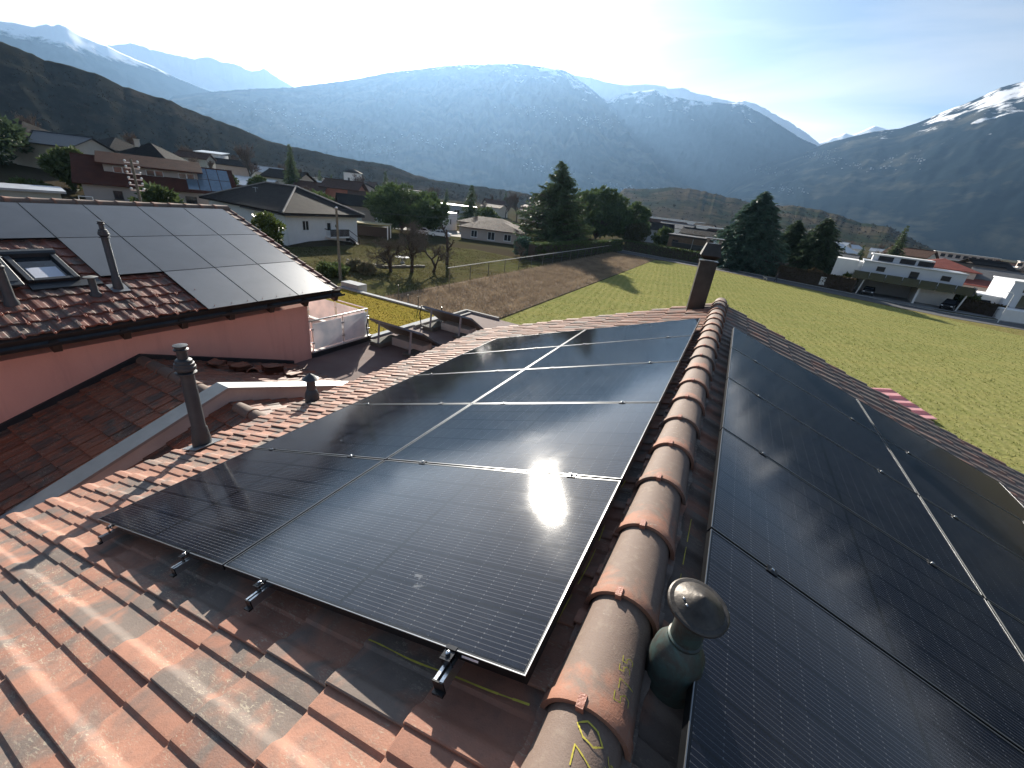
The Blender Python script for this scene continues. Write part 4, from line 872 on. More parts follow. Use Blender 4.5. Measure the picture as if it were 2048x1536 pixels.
# balcony of the twin house
bl = empty('balcony', (-12.2, 8.4, GZ), label='balcony with frosted glass balustrade at the end of the salmon house', cat='balcony')
def BQ(x, y, z): return (x+12.2, y-8.4, z-GZ)
def bbox(nm, mat, *bs, bevel=0):
    mb = MB()
    for x0, x1, y0, y1, z0, z1 in bs: a, b = BQ(x0, y0, z0), BQ(x1, y1, z1); mb.box(a[0], b[0], a[1], b[1], a[2], b[2])
    return mb.build(nm, mat, bl, bevel=bevel)
bbox('slab', M_ANTH, (-17, -10.42, 7.21, 9.62, FZ-.15, FZ+.16)); bbox('ledge', pm('light_stone', (.45, .44, .42), .7, .1, 3), (-17, -10.40, 7.22, 9.66, FZ+.16, FZ+.20))
def glassmat():
    m, t, p = nodes('frosted_glass'); p.inputs['Base Color'].default_value = (.86, .9, .92, 1); p.inputs['Roughness'].default_value = .35; p.inputs['Transmission Weight'].default_value = .3; p.inputs['IOR'].default_value = 1.1; return m
M_FROST = leafmat('frosted_pane', (.66, .71, .74), (.72, .77, .79), 2, .3); ZB, ZT = FZ+.24, FZ+1.05
for y0, y1 in ((7.34, 8.42), (8.5, 9.5)): bbox('pane', M_FROST, (-10.475, -10.463, y0, y1, ZB, ZT))
for x0, x1 in ((-12.0, -10.6), (-13.5, -12.1), (-15, -13.6)): bbox('pane', M_FROST, (x0, x1, 9.545, 9.557, ZB, ZT))
for x, y in ((-10.47, 7.30), (-10.47, 8.46), (-10.47, 9.55), (-12.05, 9.55), (-13.55, 9.55)):
    mb = MB(); mb.tube([BQ(x, y, FZ+.2), BQ(x, y, FZ+1.14)], .02, 8); mb.lathe([(.045, 0), (.045, .015), (.02, .02)], 10, BQ(x, y, FZ+.2))
    for zz in (.42, .86): mb.box(*[c for ab in zip(BQ(x-.03, y-.05, 0)[:2], BQ(x+.03, y+.05, 0)[:2]) for c in ab], FZ+zz-GZ, FZ+zz+.05-GZ)
    mb.build('post', M_ALU, bl)
mb = MB(); mb.tube([BQ(-10.47, 7.2, FZ+1.15), BQ(-10.47, 9.55, FZ+1.15), BQ(-17, 9.55, FZ+1.15)], .024, 8); mb.build('handrail', M_ALU, bl, 40)
# two tilted solar collectors on ballast
def collector(x0, y0, label):
    e_ = empty('solar_collector', (x0, y0, FZ), label=label, cat='solar collector', group='tilted collectors on the flat roof')
    L, H, D = 2.3, .92, 1.25
    Mt = Matrix.Translation((0, .05, H)) @ Matrix.Rotation(-math.atan2(H-.12, D), 4, 'X'); Q = math.hypot(H-.12, D)
    mb = MB(); mb.box(0, L, 0, Q, -.05, -.03, M=Mt); mb.build('back_sheet', pm('grey_brown_backsheet', (.12, .105, .095), .6, .2, 3), e_)
    mb = MB(); mb.box(.04, L-.04, .04, Q-.04, -.03, -.006, M=Mt); mb.build('glass', pm('collector_glass', (.012, .014, .02), .1, .1, 3, 0, 0), e_)
    mb = MB()
    for a in ((0, L, 0, .045), (0, L, Q-.045, Q), (0, .045, .045, Q-.045), (L-.045, L, .045, Q-.045)): mb.box(*a, -.062, .002, M=Mt)
    mb.build('frame', pm('blue_grey_frame', (.20, .22, .26), .35, .15, 5, .6, .05), e_)
    for x in (.42, L-.5):
        mb = MB(); mb.tube([(x, -.02, .05), (x, .06, H-.06)], .045, 4); mb.build('leg', pm('galvanised', (.26, .27, .28), .7, .15, 6), e_)
    mb = MB(); mb.box(-.05, .50, -.18, 1.0, .02, .17) if False else mb.box(.12, .62, -.12, .95, .012, .16); mb.build('ballast_block', pm('dark_concrete', (.11, .11, .095), .95, .3, 4), e_, bevel=.02)
    mb = MB(); mb.box(L-.72, L-.28, -.12, .95, .012, .12); mb.build('ballast_block', MATS['dark_concrete'], e_, bevel=.02)
    mb = MB(); mb.box(.62, L-.3, .42, .9, .012, .30); mb.build('ballast_block', pm('pale_concrete', (.46, .44, .40), .9, .15, 4), e_, bevel=.015)
    mb = MB(); mb.tube([(-.02, .0, H), (-.1, -.02, H-.3), (-.08, .05, .1), (.1, .3, .06), (.5, .5, .05)], .022, 6); mb.build('hose', M_BLKPL, e_, 60)
    return e_
collector(-10.2, 9.33, 'tilted solar collector on ballast blocks, the one nearer the balcony')
collector(-10.12, 12.06, 'tilted solar collector on ballast blocks, the farther one by the moss roof')
# pink corrugated sheets lying in the grass
def corr(name, loc, rz, w_, L, mat, label, cat, tilt=0):
    n = 48; mb = MB(); P = []
    for j in (0, 1):
        for i in range(n+1): x = w_*i/n; P.append((x, L*j, .045*math.sin(x/.21*2*math.pi)+.05+tilt*j))
    m = n+1; mb.add(P + [(x, y, z-.012) for x, y, z in P], [(i, i+1, m+i+1, m+i) for i in range(n)] + [(2*m+i+1, 2*m+i, 3*m+i, 3*m+i+1) for i in range(n)] + [(i+1, i, 2*m+i, 2*m+i+1) for i in range(n)])
    o = mb.build(name, mat, smooth=60); o.location = loc; o.rotation_euler = (0, 0, rz); return tag(o, label, cat)
corr('corrugated_sheet', (10.7, 34.2, GZ+.03), R_(-75), 4.6, 1.35, pm('pink_sheet', (.62, .30, .30), .55, .1, 2, bs=.05), 'stack of pink corrugated sheets lying in the grass', 'sheets', .2)
# ---------------------------------------------------------------- trees and plants
M_BARK = pm('grey_bark', (.10, .085, .07), .95, .3, 6, bs=.5, bsc=30, bd=.02); M_BARKB = pm('brown_bark', (.075, .055, .042), .95, .3, 6, bs=.5, bsc=30, bd=.02); M_TWIG = pm('bare_twigs', (.14, .115, .09), .95, .25, 2, bs=0); M_TWIGR = pm('bare_twigs_reddish', (.17, .12, .09), .95, .25, 2, bs=0)
LF_SPRUCE = leafmat('spruce_needles', (0.0605, 0.0967, 0.0484), (0.1008, 0.133, 0.0605)); LF_CEDAR = leafmat('cedar_needles', (0.0443, 0.0846, 0.0645), (0.0806, 0.1249, 0.0906)); LF_PINE = leafmat('pine_needles', (0.0564, 0.0906, 0.0363), (0.1109, 0.1511, 0.0605)); LF_DARK = leafmat('dark_evergreen', (0.0363, 0.0605, 0.0363), (0.0685, 0.0967, 0.0524)); LF_LAUREL = leafmat('laurel_leaves', (.07, .11, .025), (.13, .15, .05), 3, .4); LF_MAG = leafmat('magnolia_leaves', (.045, .06, .022), (.10, .085, .04), 3, .35); LF_HEDGE = leafmat('hedge_leaves', (0.0564, 0.0906, 0.0322), (0.1008, 0.1249, 0.0484), 2); LF_BROWNH = leafmat('hornbeam_leaves', (.055, .045, .026), (.08, .06, .036), 2); LF_SCRUB = leafmat('winter_scrub', (.10, .078, .055), (.14, .11, .072), .3); LF_PALE = leafmat('pale_shrub', (.16, .15, .09), (.22, .19, .12), 2)
def trunk_mesh(H, r, rg, mat, limbs=None, name='trunk', n=8):
    mb = MB(); k = 7; pts = [(rg.normal(0, .012)*H*(i > 0)*i/k, rg.normal(0, .012)*H*(i > 0)*i/k, H*i/k) for i in range(k+1)]
    mb.tube(pts, [r*(1-.93*i/k)+.012 for i in range(k+1)], n)
    for a, b, c, r1 in (limbs or []): mb.tube([a, b, c], [r1, r1*.7, r1*.25], 5)
    return mb.mesh(name, mat, 60)
def conifer(H, Rb, hb, seed, leaf, bark, levels=26, per=7, droop=.25, up=.35, sp=1.0, shape=1.0, sz=.34, dens=9, tipup=.0):
    """spruce / cedar: whorls of branches hung with short sprays"""
    rg = np.random.RandomState(seed); limbs = []; T = []
    for l in range(levels):
        t = (l+.5)/levels; z = hb + (H-hb)*t; n = max(3, int(per*(1-.35*t)))
        for i in range(n):
            L = Rb*((1-t)**shape)*rg.uniform(.68, 1.12)+.18; a = rg.uniform(0, 2*np.pi); d = np.array([np.cos(a), np.sin(a), 0]); s_ = np.array([-d[1], d[0], 0])
            z0 = z+rg.uniform(-.5, .5)*(H-hb)/levels; k = max(4, int(L*dens*.55)); q = (np.arange(k)+.6)/k
            zz = z0 + L*(up*q*.6 - droop*q*q*1.6 + tipup*q**3); C_ = d[None]*(L*q)[:, None]; C_[:, 2] = zz
            limbs.append(((0, 0, z0), tuple(C_[k//2]), tuple(C_[-1]), .012+.02*L))
            for rep in range(3):
                m = k; wl = sz*sp*(1-.45*q)*rg.uniform(.6, 1.5, m)*(.55+.45*min(L, 3)/3)
                side = rg.uniform(-1, 1, m)[:, None]; dirv = d[None]*rg.uniform(.3, 1.0, m)[:, None] + s_[None]*side*1.2 + np.stack([0*q, 0*q, rg.uniform(-.75, .25, m)], -1)
                dirv /= np.linalg.norm(dirv, axis=1)[:, None]; perp = np.cross(dirv, rg.normal(0, 1, (m, 3))); perp /= np.linalg.norm(perp, axis=1)[:, None]+1e-6
                b = C_ + rg.normal(0, .07*sp, (m, 3)); T.append(np.stack([b-perp*(wl*.26)[:, None], b+perp*(wl*.26)[:, None], b+dirv*(wl*1.5)[:, None]], 1))
    V = np.concatenate(T); return V, limbs
def clump(P, rad, n, rg, sz, up=.5, asp=.32):
    """n pointed sprays round each centre, pointing out and up"""
    P = np.repeat(P, n, 0); N = len(P); d = rg.normal(0, 1, (N, 3)); d /= np.linalg.norm(d, axis=1)[:, None]; b = P + d*(rad*rg.uniform(.35, 1, N)**.6)[:, None]*np.array([1, 1, .72])
    dv = d + np.array([0, 0, up]) + rg.normal(0, .35, (N, 3)); dv /= np.linalg.norm(dv, axis=1)[:, None]; p = np.cross(dv, rg.normal(0, 1, (N, 3))); p /= np.linalg.norm(p, axis=1)[:, None]+1e-6
    w_ = sz*rg.uniform(.6, 1.4, N); return np.stack([b-p*(w_*asp)[:, None], b+p*(w_*asp)[:, None], b+dv*w_[:, None]], 1)
def branching(H, seed, depth=5, spread=.55, ratio=.72, nb=3, first=.28, r0=.16, upb=.12, jit=.18, twr=.012):
    rg = np.random.RandomState(seed); segs = []
    def rec(p, d, L, r, k):
        m = p + d*L*.5 + rg.normal(0, jit*.25*L, 3); e = p + d*L + rg.normal(0, jit*.2*L, 3); segs.append((p, m, r, r*.86)); segs.append((m, e, r*.86, r*.7))
        if k == 0: return
        n = nb + (rg.rand() < .4)
        for i in range(n):
            a = rg.normal(0, 1, 3); a -= a.dot(d)*d; a /= np.linalg.norm(a)+1e-6; nd_ = d*math.cos(spread)+a*math.sin(spread)*rg.uniform(.6, 1.3); nd_[2] += upb; nd_ /= np.linalg.norm(nd_)
            q = e if i < 2 else m; rec(q, nd_, L*ratio*rg.uniform(.75, 1.15), max(r*.62, twr), k-1)
    rec(np.zeros(3), np.array([0, 0, 1.]), H*first, r0, depth); return segs
def seg_tris(segs, n=3):
    A = np.array([s_[0] for s_ in segs]); B = np.array([s_[1] for s_ in segs]); ra = np.array([s_[2] for s_ in segs])[:, None]; rb = np.array([s_[3] for s_ in segs])[:, None]
    d = B-A; d /= np.linalg.norm(d, axis=1)[:, None]+1e-9; u = np.cross(d, np.array([.31, .17, .93])); u /= np.linalg.norm(u, axis=1)[:, None]+1e-6; w_ = np.cross(d, u); out = []
    for i in range(n):
        a0, a1 = 2*math.pi*i/n, 2*math.pi*(i+1)/n; e0 = u*math.cos(a0)+w_*math.sin(a0); e1 = u*math.cos(a1)+w_*math.sin(a1); out.append(np.stack([A+e0*ra, A+e1*ra, B+e1*rb, B+e0*rb], 1))
    return np.concatenate(out)
def tree(name, loc, label, group, V, leaf, H, r, bark, limbs, seed, cat='tree', rz=0, F=3):
    e_ = empty(name, (loc[0], loc[1], float(gz(loc[0], loc[1])) if len(loc) < 3 else loc[2]), rz, label, cat, group)
    link('trunk', trunk_mesh(H, r, np.random.RandomState(seed), bark, limbs), e_); tris('crown', V, leaf, e_, F); return e_
def place(src, loc, label, rz=0, sc=1.0, group=None):
    c = copy_tree(src); c.location = (loc[0], loc[1], float(gz(loc[0], loc[1])) if len(loc) < 3 else loc[2]); c.rotation_euler = (0, 0, rz); c.scale = (sc, sc, sc) if not isinstance(sc, tuple) else sc; c['label'] = label
    if group: c['group'] = group
    return c
GT = 'evergreens around the meadow'
V, lb = conifer(17.2, 10.4, 1.6, 3, None, None, 34, 10, .36, .26, 1.35, .84, .62, 7.0, .50); tree('spruce_tree', (-37.2, 90.5), 'big spruce with upturned branch tips in front of the sunlit mountain', GT, V, LF_SPRUCE, 16.6, .42, M_BARKB, lb, 3)
V, lb = conifer(16.4, 10.6, .6, 9, None, None, 40, 13, .19, .12, 1.5, .70, .62, 7.5, .05); tree('cedar_tree', (2.2, 113.5), 'large blue green cedar behind the road and the metal chimney', GT, V, LF_CEDAR, 15.8, .45, M_BARKB, lb, 9)
def pine(H, R0, hb, seed, nblob=46, n=150, rad=1.05, sz=.5, flat=.62):
    rg = np.random.RandomState(seed); c = rg.normal(0, 1, (nblob, 3)); c /= np.linalg.norm(c, axis=1)[:, None]; c *= (rg.uniform(.25, 1, nblob)**.5)[:, None]; zc = (H+hb)/2
    P = c*np.array([R0, R0, (H-hb)/2*.92]) + np.array([0, 0, zc]); V = clump(P, rad, n, rg, sz); lb = [((0, 0, max(hb*.7, p[2]-R0*.6)), (p[0]*.5, p[1]*.5, p[2]-.4), tuple(p), .07) for p in P]; return V, lb
V, lb = pine(14.8, 7.8, 1.2, 4, 105, 150, 1.35, .75); pn = tree('pine_tree', (-38.5, 128), 'rounded dark pine just right of the big spruce', GT, V, LF_PINE, 12, .32, M_BARKB, lb, 4)
place(pn, (-46, 140), 'pine half hidden between the big spruce and the rounded pine', 1.3, .98)
place(pn, (-30.5, 136), 'smaller hazy pine at the right edge of the pine group', 2.1, (.75, .75, .82))
V, lb = pine(9.0, 6.6, 1.2, 14, 95, 170, 1.25, .55); pb = tree('pine_tree', (-62.5, 70), 'wide dark pine behind the roof of the white house', GT, V, LF_PINE, 7.5, .30, M_BARKB, lb, 14)
place(pb, (-62.5, 78.5), 'second wide pine in front of the small white garage', 2.0, (.72, .72, .9))
V, lb = conifer(12.8, 6.6, .5, 17, None, None, 30, 12, .24, .1, 1.4, .58, .58, 8, .1); dk = tree('black_pine', (16.4, 121), 'dark layered conifer right of the big cedar', GT, V, LF_DARK, 11.6, .34, M_BARKB, lb, 17)
place(dk, (11.2, 126), 'dark conifer squeezed between the cedar and the layered conifer', 1.0, .93)
V, lb = conifer(11.2, 4.0, .6, 23, None, None, 24, 9, .3, .2, 1.2, .85, .46, 7.5, .2); sm = tree('spruce_tree', (-71, 108.5), 'medium hazy spruce left of the big spruce', GT, V, LF_SPRUCE, 9.2, .2, M_BARKB, lb, 23)
for k, (x, y, s_, lab) in enumerate(((-152, 160, 1.35, 'hazy spruce above the red brick house'), (-113, 83, 1.25, 'dark spruce standing behind the white house ridge'), (-160, 176, 1.1, 'slim spruce beside the hazy spruce above the brick house'), (-152, 124, 1.0, 'pair spruce behind the tile roofs, left one'), (-149, 127, .92, 'pair spruce behind the tile roofs, right one'), (-150, 205, 1.0, 'lone narrow spruce left of the hazy pine'), (-165, 300, 1.3, 'far pointed spruce behind the wide pine'), (-120, 260, 1.2, 'far hazy spruce before the bare poplar'), (49, 196, 1.55, 'tall pointed fir behind the modern white house'), (36, 178, .8, 'dark fir left of the tall pointed fir'), (30, 172, .7, 'low dark fir at the edge of the fir group'))):
    place(sm, (x, y), lab, k*1.1, (s_*.62, s_*.62, s_*.88), 'distant spruces among the houses')
# deciduous, bare
def bare(seed, H, **k):
    s_ = branching(H, seed, **k); return seg_tris([q for q in s_ if q[2] > .05], 5), seg_tris([q for q in s_ if q[2] <= .05], 3)
def bare_tree(name, loc, label, group, seed, H, mats, rz=0, **k):
    a, b = bare(seed, H, **k); e_ = empty(name, (loc[0], loc[1], float(gz(*loc[:2]))), rz, label, 'tree', group); tris('trunk', a, mats[0], e_, 4); tris('crown', b, mats[1], e_, 4); return e_
GO = 'pruned bare fruit trees in the orchard'
bare_tree('fruit_tree', (-34.3, 36.3), 'leaning bare fruit tree at the left of the orchard row', GO, 2, 6.4, (M_BARKB, M_TWIG), depth=6, spread=.8, ratio=.72, nb=3, first=.26, r0=.22, upb=.10, jit=.4)
bare_tree('fruit_tree', (-32.8, 38.2), 'bare fruit tree with a dense twiggy head in the orchard row', GO, 5, 7.4, (M_BARKB, M_TWIG), depth=6, spread=.76, ratio=.75, nb=3, first=.25, r0=.22, upb=.14, jit=.35)
bare_tree('fruit_tree', (-31.5, 40.6), 'forked bare fruit tree right of the dense one', GO, 11, 6.6, (M_BARKB, M_TWIG), depth=6, spread=.85, ratio=.73, nb=3, first=.24, r0=.19, upb=.05, jit=.4)
bare_tree('fruit_tree', (-34.0, 46.8), 'tall pollarded trunk with short twigs at the end of the row', GO, 19, 6.4, (M_BARKB, M_TWIG), depth=4, spread=.9, ratio=.42, nb=3, first=.56, r0=.24, upb=.05, jit=.3)
bare_tree('fruit_tree', (-30.5, 62), 'small bare fruit tree beside the far fence', GO, 23, 4.2, (M_BARKB, M_TWIG), depth=5, spread=.75, ratio=.7, nb=3, first=.3, r0=.14, upb=.08, jit=.3)
bt = bare_tree('bare_tree', (-78, 152), 'large hazy bare tree behind the medium spruce', 'bare trees among the houses', 31, 15, (M_BARK, M_TWIGR), depth=6, spread=.48, ratio=.74, nb=3, first=.26, r0=.28, upb=.16, jit=.2, twr=.03)
for k, (x, y, s_, lab) in enumerate(((-155, 98, 1.25, 'tall bare poplar on the hillside above the white house'), (40, 170, .62, 'round bare tree left of the firs'), (92, 240, .75, 'bare tree above the far terraces at the right'), (110, 262, .8, 'bare tree near the right edge of the picture'), (-180, 90, .8, 'bare tree under the dark hillside behind the grey roofs'), (-150, 62, .7, 'pale bare tree behind the grey gabled house'), (-168, 118, .75, 'bare tree beside the cream house on the slope'), (-148, 44, .75, 'bare tree behind the houses at the far left'), (-130, 330, 1.1, 'bare poplar in the haze below the mountain'), (-100, 300, 1.0, 'bare tree in the haze right of the poplar'), (-186, 140, .8, 'bare tree over the pale roofs on the slope'))):
    place(bt, (x, y), lab, k*.9, s_)
# shrubs and hedges
def shrub(name, loc, label, R0, H, n, leaf, seed, cat='shrub', sz=.16, group=None):
    rg = np.random.RandomState(seed); c = rg.normal(0, 1, (40, 3)); c /= np.linalg.norm(c, axis=1)[:, None]; c *= (rg.uniform(.2, 1, 40)**.4)[:, None]; P = c*np.array([R0*.8, R0*.8, H*.42]) + np.array([0, 0, H*.52])
    V = clump(P, R0*.3, n, rg, sz, .2, .42); e_ = empty(name, (loc[0], loc[1], float(gz(*loc[:2])) if len(loc) < 3 else loc[2]), 0, label, cat, group)
    mb = MB()
    for p in P[::4]: mb.tube([(0, 0, 0), (p[0]*.4, p[1]*.4, p[2]*.5), tuple(p)], [.05, .035, .012], 5)
    mb.build('stem', M_BARKB, e_); tris('foliage', V, leaf, e_); return e_
shrub('laurel_bush', (-50.2, 32.4), 'sunlit green laurel bush against the white house', 2.0, 4.6, 110, LF_LAUREL, 1, sz=.3)
shrub('magnolia_shrub', (-27.0, 130), 'bushy evergreen magnolia right of the pines', 4.1, 7.0, 150, LF_MAG, 2, sz=.42)
shrub('juniper', (-35.5, 29.2), 'low dark juniper at the foot of the wooden pole', 1.5, 1.2, 70, LF_HEDGE, 3, sz=.25)
for k, (x, y) in enumerate(((-36.8, 33.4), (-34.6, 33.0))): shrub('grass_clump', (x, y), ('dry ornamental grass clump behind the wooden pole', 'dry ornamental grass clump right of the wooden pole')[k], .8, 1.0, 50, LF_PALE, 4+k, 'grass clump', .4)
shrub('evergreen_shrub', (-106, 24), 'dark evergreen trees at the left edge behind the flat house', 7.5, 8.5, 170, LF_DARK, 7, 'tree', .6)
shrub('evergreen_shrub', (-108, 44), 'round dark evergreen beside the grey gabled house', 2.0, 3.4, 60, LF_DARK, 8, 'shrub', .4)
shrub('palm_shrub', (20.6, 103), 'spiky shrub before the tall white wing of the modern house', 1.5, 3.0, 60, LF_LAUREL, 9, 'shrub', .5)
shrub('garden_shrub', (37.8, 101.5), 'green shrub between the two modern white houses', 1.8, 3.4, 70, LF_HEDGE, 10, 'shrub', .35)
shrub('garden_shrub', (16.5, 113), 'greyish leafless shrub beside the parked white car', 1.8, 2.3, 70, LF_BROWNH, 12, 'shrub', .35)
shrub('garden_shrub', (-33, 68), 'blue green conifer shrub behind the orchard', 2.0, 3.2, 60, LF_CEDAR, 13, 'shrub', .35)
shrub('garden_shrub', (-66.5, 84), 'small yellow green shrub beside the low tiled house', 1.6, 2.4, 60, LF_LAUREL, 15, 'shrub', .3)
def hedge(pts, h, w_, leaf, label, seed, group=None):
    rg = np.random.RandomState(seed); e_ = empty('hedge', (pts[0][0], pts[0][1], GZ), 0, label, 'hedge', group); Vs = []; mb = MB()
    for (x0, y0), (x1, y1) in zip(pts[:-1], pts[1:]):
        L = math.hypot(x1-x0, y1-y0); a = math.atan2(y1-y0, x1-x0); z0 = float(gz((x0+x1)/2, (y0+y1)/2))-GZ
        M = Matrix.Translation((x0-pts[0][0], y0-pts[0][1], z0)) @ Matrix.Rotation(a, 4, 'Z'); mb.box(-.1, L+.1, -w_*.38, w_*.38, 0, h*.93, M=M)
        n = int(L*h*95); f = rg.randint(0, 4, n); u = rg.uniform(0, L, n); s_ = rg.uniform(-.5, .5, n)*w_; zz = rg.uniform(.02, h, n)
        s_ = np.where(f == 0, -.46*w_, np.where(f == 1, .46*w_, s_)); zz = np.where(f >= 2, h*.97, zz); P = np.stack([u, s_, zz], -1) + rg.normal(0, .05, (n, 3)); Mn = np.array(M); P = P @ Mn[:3, :3].T + Mn[:3, 3]; Vs.append(clump(P, .08, 1, rg, .26, .3, .45))
    mb.build('inner_branches', M_BARKB, e_); tris('foliage', np.concatenate(Vs), leaf, e_); return e_
hedge([(-30.5, 66), (-27.0, 100), (-26.3, 109.5)], 2.6, 1.6, LF_HEDGE, 'long dark hedge behind the fence, below the big spruce', 1)
hedge([(-25.6, 112.5), (-13, 110), (-7.2, 108.6)], 2.5, 1.4, LF_HEDGE, 'dark clipped hedge along the road left of the chimney', 2)
hedge([(9.0, 104.2), (14.5, 101), (21.0, 98.2)], 2.5, 1.5, LF_BROWNH, 'dark brown clipped hedge right of the walker', 3)
hedge([(37.2, 99.6), (41.5, 97.2)], 1.9, 1.2, LF_BROWNH, 'low hedge at the gate of the right white house', 4)
hedge([(-78, 20), (-73, 32), (-70, 41)], 1.9, 1.2, LF_HEDGE, 'dark clipped hedge in front of the red roofed house', 5)
hedge([(-66, 10), (-70, 23)], 2.2, 2.4, LF_DARK, 'untrimmed dark hedge left of the red roofed house', 6)
# grass, dead bramble, scrub : nobody could count it
def scatter(name, poly_fn, box, N, h, wd, leaf, label, seed, lean=.6, bias=1.0):
    rg = np.random.RandomState(seed); x = rg.uniform(box[0], box[1], N); y = box[2]+(box[3]-box[2])*rg.uniform(0, 1, N)**bias; k = poly_fn(x, y); x, y = x[k], y[k]
    P = np.stack([x, y, gz(x, y)+.01], -1); return tag(tris(name, blades(P, h, wd, rg, lean), leaf), label, kind='stuff')
LF_GRASS = leafmat('grass_blades', (.21, .225, .065), (.26, .26, .085), .4, .7); LF_STALK = leafmat('dead_stalks', (.22, .165, .115), (.32, .25, .17), .5, .8); LF_DRYG = leafmat('dry_grass_blades', (.075, .07, .028), (.12, .10, .055), .5, .8)
rnx = np.array([q[0] for q in rn]); rny = np.array([q[1] for q in rn])
scatter('meadow_blades', lambda x, y: y < np.interp(x, rnx, rny)-1.2, (-15.2, 62, 16, 100), 70000, .10, .035, LF_GRASS, 'short grass blades all over the green meadow', 1, .9, 1.35)
scatter('bramble_stalks', lambda x, y: np.ones_like(x, bool), (-26, -15.7, 17.5, 101), 52000, .36, .022, LF_STALK, 'dead brown stalks covering the brown strip', 2, .8, 1.2)
scatter('orchard_blades', lambda x, y: fbm(x*.3, y*.3, 3) > -.12, (-56, -26.4, 18, 64), 30000, .16, .03, LF_DRYG, 'tufts of dry grass under the fruit trees', 3, .8)
rg = np.random.RandomState(12); idx = rg.randint(0, PA.shape[0]-8, 7000), rg.randint(10, PA.shape[1]-10, 7000); Pp = PA[idx]+rg.normal(0, 1.5, (7000, 3))*np.array([1, 1, 0]); k = (np.hypot(Pp[:, 0], Pp[:, 1]) > 442); LF_HILL = pm('hill_scrub', (.065, .054, .04), .95, .4, .05, bs=0, spec=0.0)
tag(tris('hillside_scrub', clump(Pp[k]+np.array([0, 0, .5]), .9, 8, rg, .9, .6, .3), LF_HILL), 'brown leafless scrub over the dark hillside', kind='stuff')
idx = rg.randint(4, PB.shape[0]-5, 700), rg.randint(10, PB.shape[1]-10, 700); Pp = PB[idx]; tag(tris('hilltop_scrub', clump(Pp+np.array([0, 0, 1.2]), 2.2, 9, rg, 2.0, .5, .35), LF_HILL), 'scrub and small trees over the vineyard hills', kind='stuff')
# garden greenery between the houses
sh1 = bpy.data.objects['garden_shrub']; rgq = random.Random(31); sh_d = bpy.data.objects['juniper']
spots = [(-66, 52, 0), (-72, 58, 1), (-78, 62, 0), (-84, 66, 2), (-92, 76, 0), (-96, 62, 1), (-98, 50, 2), (-92, 44, 0), (-100, 58, 1), (-116, 60, 2), (-118, 78, 0), (-112, 98, 2), (-120, 104, 0), (-98, 104, 1), (-90, 98, 0), (-84, 108, 2), (-74, 98, 0), (-62, 104, 1), (-56, 110, 0), (-46, 98, 2), (-44, 104, 0), (-52, 118, 2), (-66, 128, 0), (-80, 130, 1), (-92, 122, 2), (-128, 128, 0), (-136, 140, 2), (-140, 96, 2), (-132, 72, 2), (-128, 44, 1), (-66, 34, 0), (-64, 28, 1), (-88, 24, 0), (-92, 30, 1), (-22, 122, 0), (-20, 134, 1), (-4, 132, 0), (10, 140, 2), (28, 142, 0), (33, 150, 2), (48, 138, 0), (56, 146, 2), (62, 132, 0), (70, 150, 2), (80, 180, 2), (88, 200, 2), (52, 178, 0), (64, 196, 2)]
for k, (x, y, kd) in enumerate(spots):
    if kd == 2: place(bt, (x, y), 'leafless garden tree among the hazy houses', rgq.uniform(0, 6), rgq.uniform(.32, .5), 'leafless garden trees among the houses')
    else: place(sh_d if kd == 0 else sh1, (x, y), 'dark evergreen garden bush among the houses' if kd == 0 else 'brown leafed garden bush among the houses', rgq.uniform(0, 6), rgq.uniform(1.0, 2.0), 'garden bushes among the houses')
rgw = random.Random(5)
for k in range(34):
    a = R_(rgw.uniform(-63, -22)); r_ = rgw.uniform(175, 430); place(bt, (r_*math.sin(a), r_*math.cos(a)), 'leafless tree in the hazy grove below the main mountain', rgw.uniform(0, 6), rgw.uniform(.5, .95), 'leafless trees in the hazy valley')
for k in range(14):
    a = R_(rgw.uniform(2, 25)); r_ = rgw.uniform(180, 420); place(bt, (r_*math.sin(a), r_*math.cos(a)), 'leafless tree among the town roofs before the right mountain', rgw.uniform(0, 6), rgw.uniform(.4, .8), 'leafless trees in the hazy valley')
# ---------------------------------------------------------------- buildings round the meadow
def rooftile(name, c1, c2, sc=4.2, rough=.7, amp=.5):
    """far tiled roof: courses too small to pick apart, carried by the material"""
    if name in MATS: return MATS[name]
    m, t, p = nodes(name); v = coords(t, 'obj'); w1 = nd(t, 'ShaderNodeTexWave', bands_direction='X'); w1.inputs['Scale'].default_value = sc; t.links.new(v, w1.inputs['Vector']); w2 = nd(t, 'ShaderNodeTexWave', bands_direction='Y', wave_profile='SAW'); w2.inputs['Scale'].default_value = sc*.75; t.links.new(v, w2.inputs['Vector'])
    n = noise(t, v, 1.2, 5); n2 = noise(t, v, 9, 4); c = mixc(t, ramp(t, n, [(.35, 0.0), (.65, 1.0)]), c1, c2); c = mixc(t, math_(t, 'MULTIPLY', ramp(t, n2, [(.5, 0.0), (.7, 1.0)]), .4), c, tuple(x*.5 for x in c1))
    t.links.new(c, p.inputs['Base Color']); p.inputs['Roughness'].default_value = rough; p.inputs['Specular IOR Level'].default_value = .05; bump(t, p, math_(t, 'ADD', w1.outputs['Fac'], w2.outputs['Fac']), amp, .05); return m
RT_DARK = rooftile('slate_brown_tiles', (.028, .024, .023), (.042, .036, .033)); RT_BLACK = rooftile('dark_roof_tiles', (.022, .02, .02), (.032, .029, .028)); RT_RED = rooftile('old_red_tiles', (.125, .05, .036), (.09, .04, .03)); RT_BRICK = rooftile('brown_red_tiles', (.085, .05, .038), (.12, .068, .05)); RT_RED2 = rooftile('bright_red_tiles', (.30, .10, .08), (.24, .085, .07)); RT_GREY = rooftile('grey_roof_tiles', (.16, .16, .165), (.21, .21, .21)); RT_PALE = pm('pale_roof_sheet', (.46, .48, .50), .4, .15, 1, .2, .05)
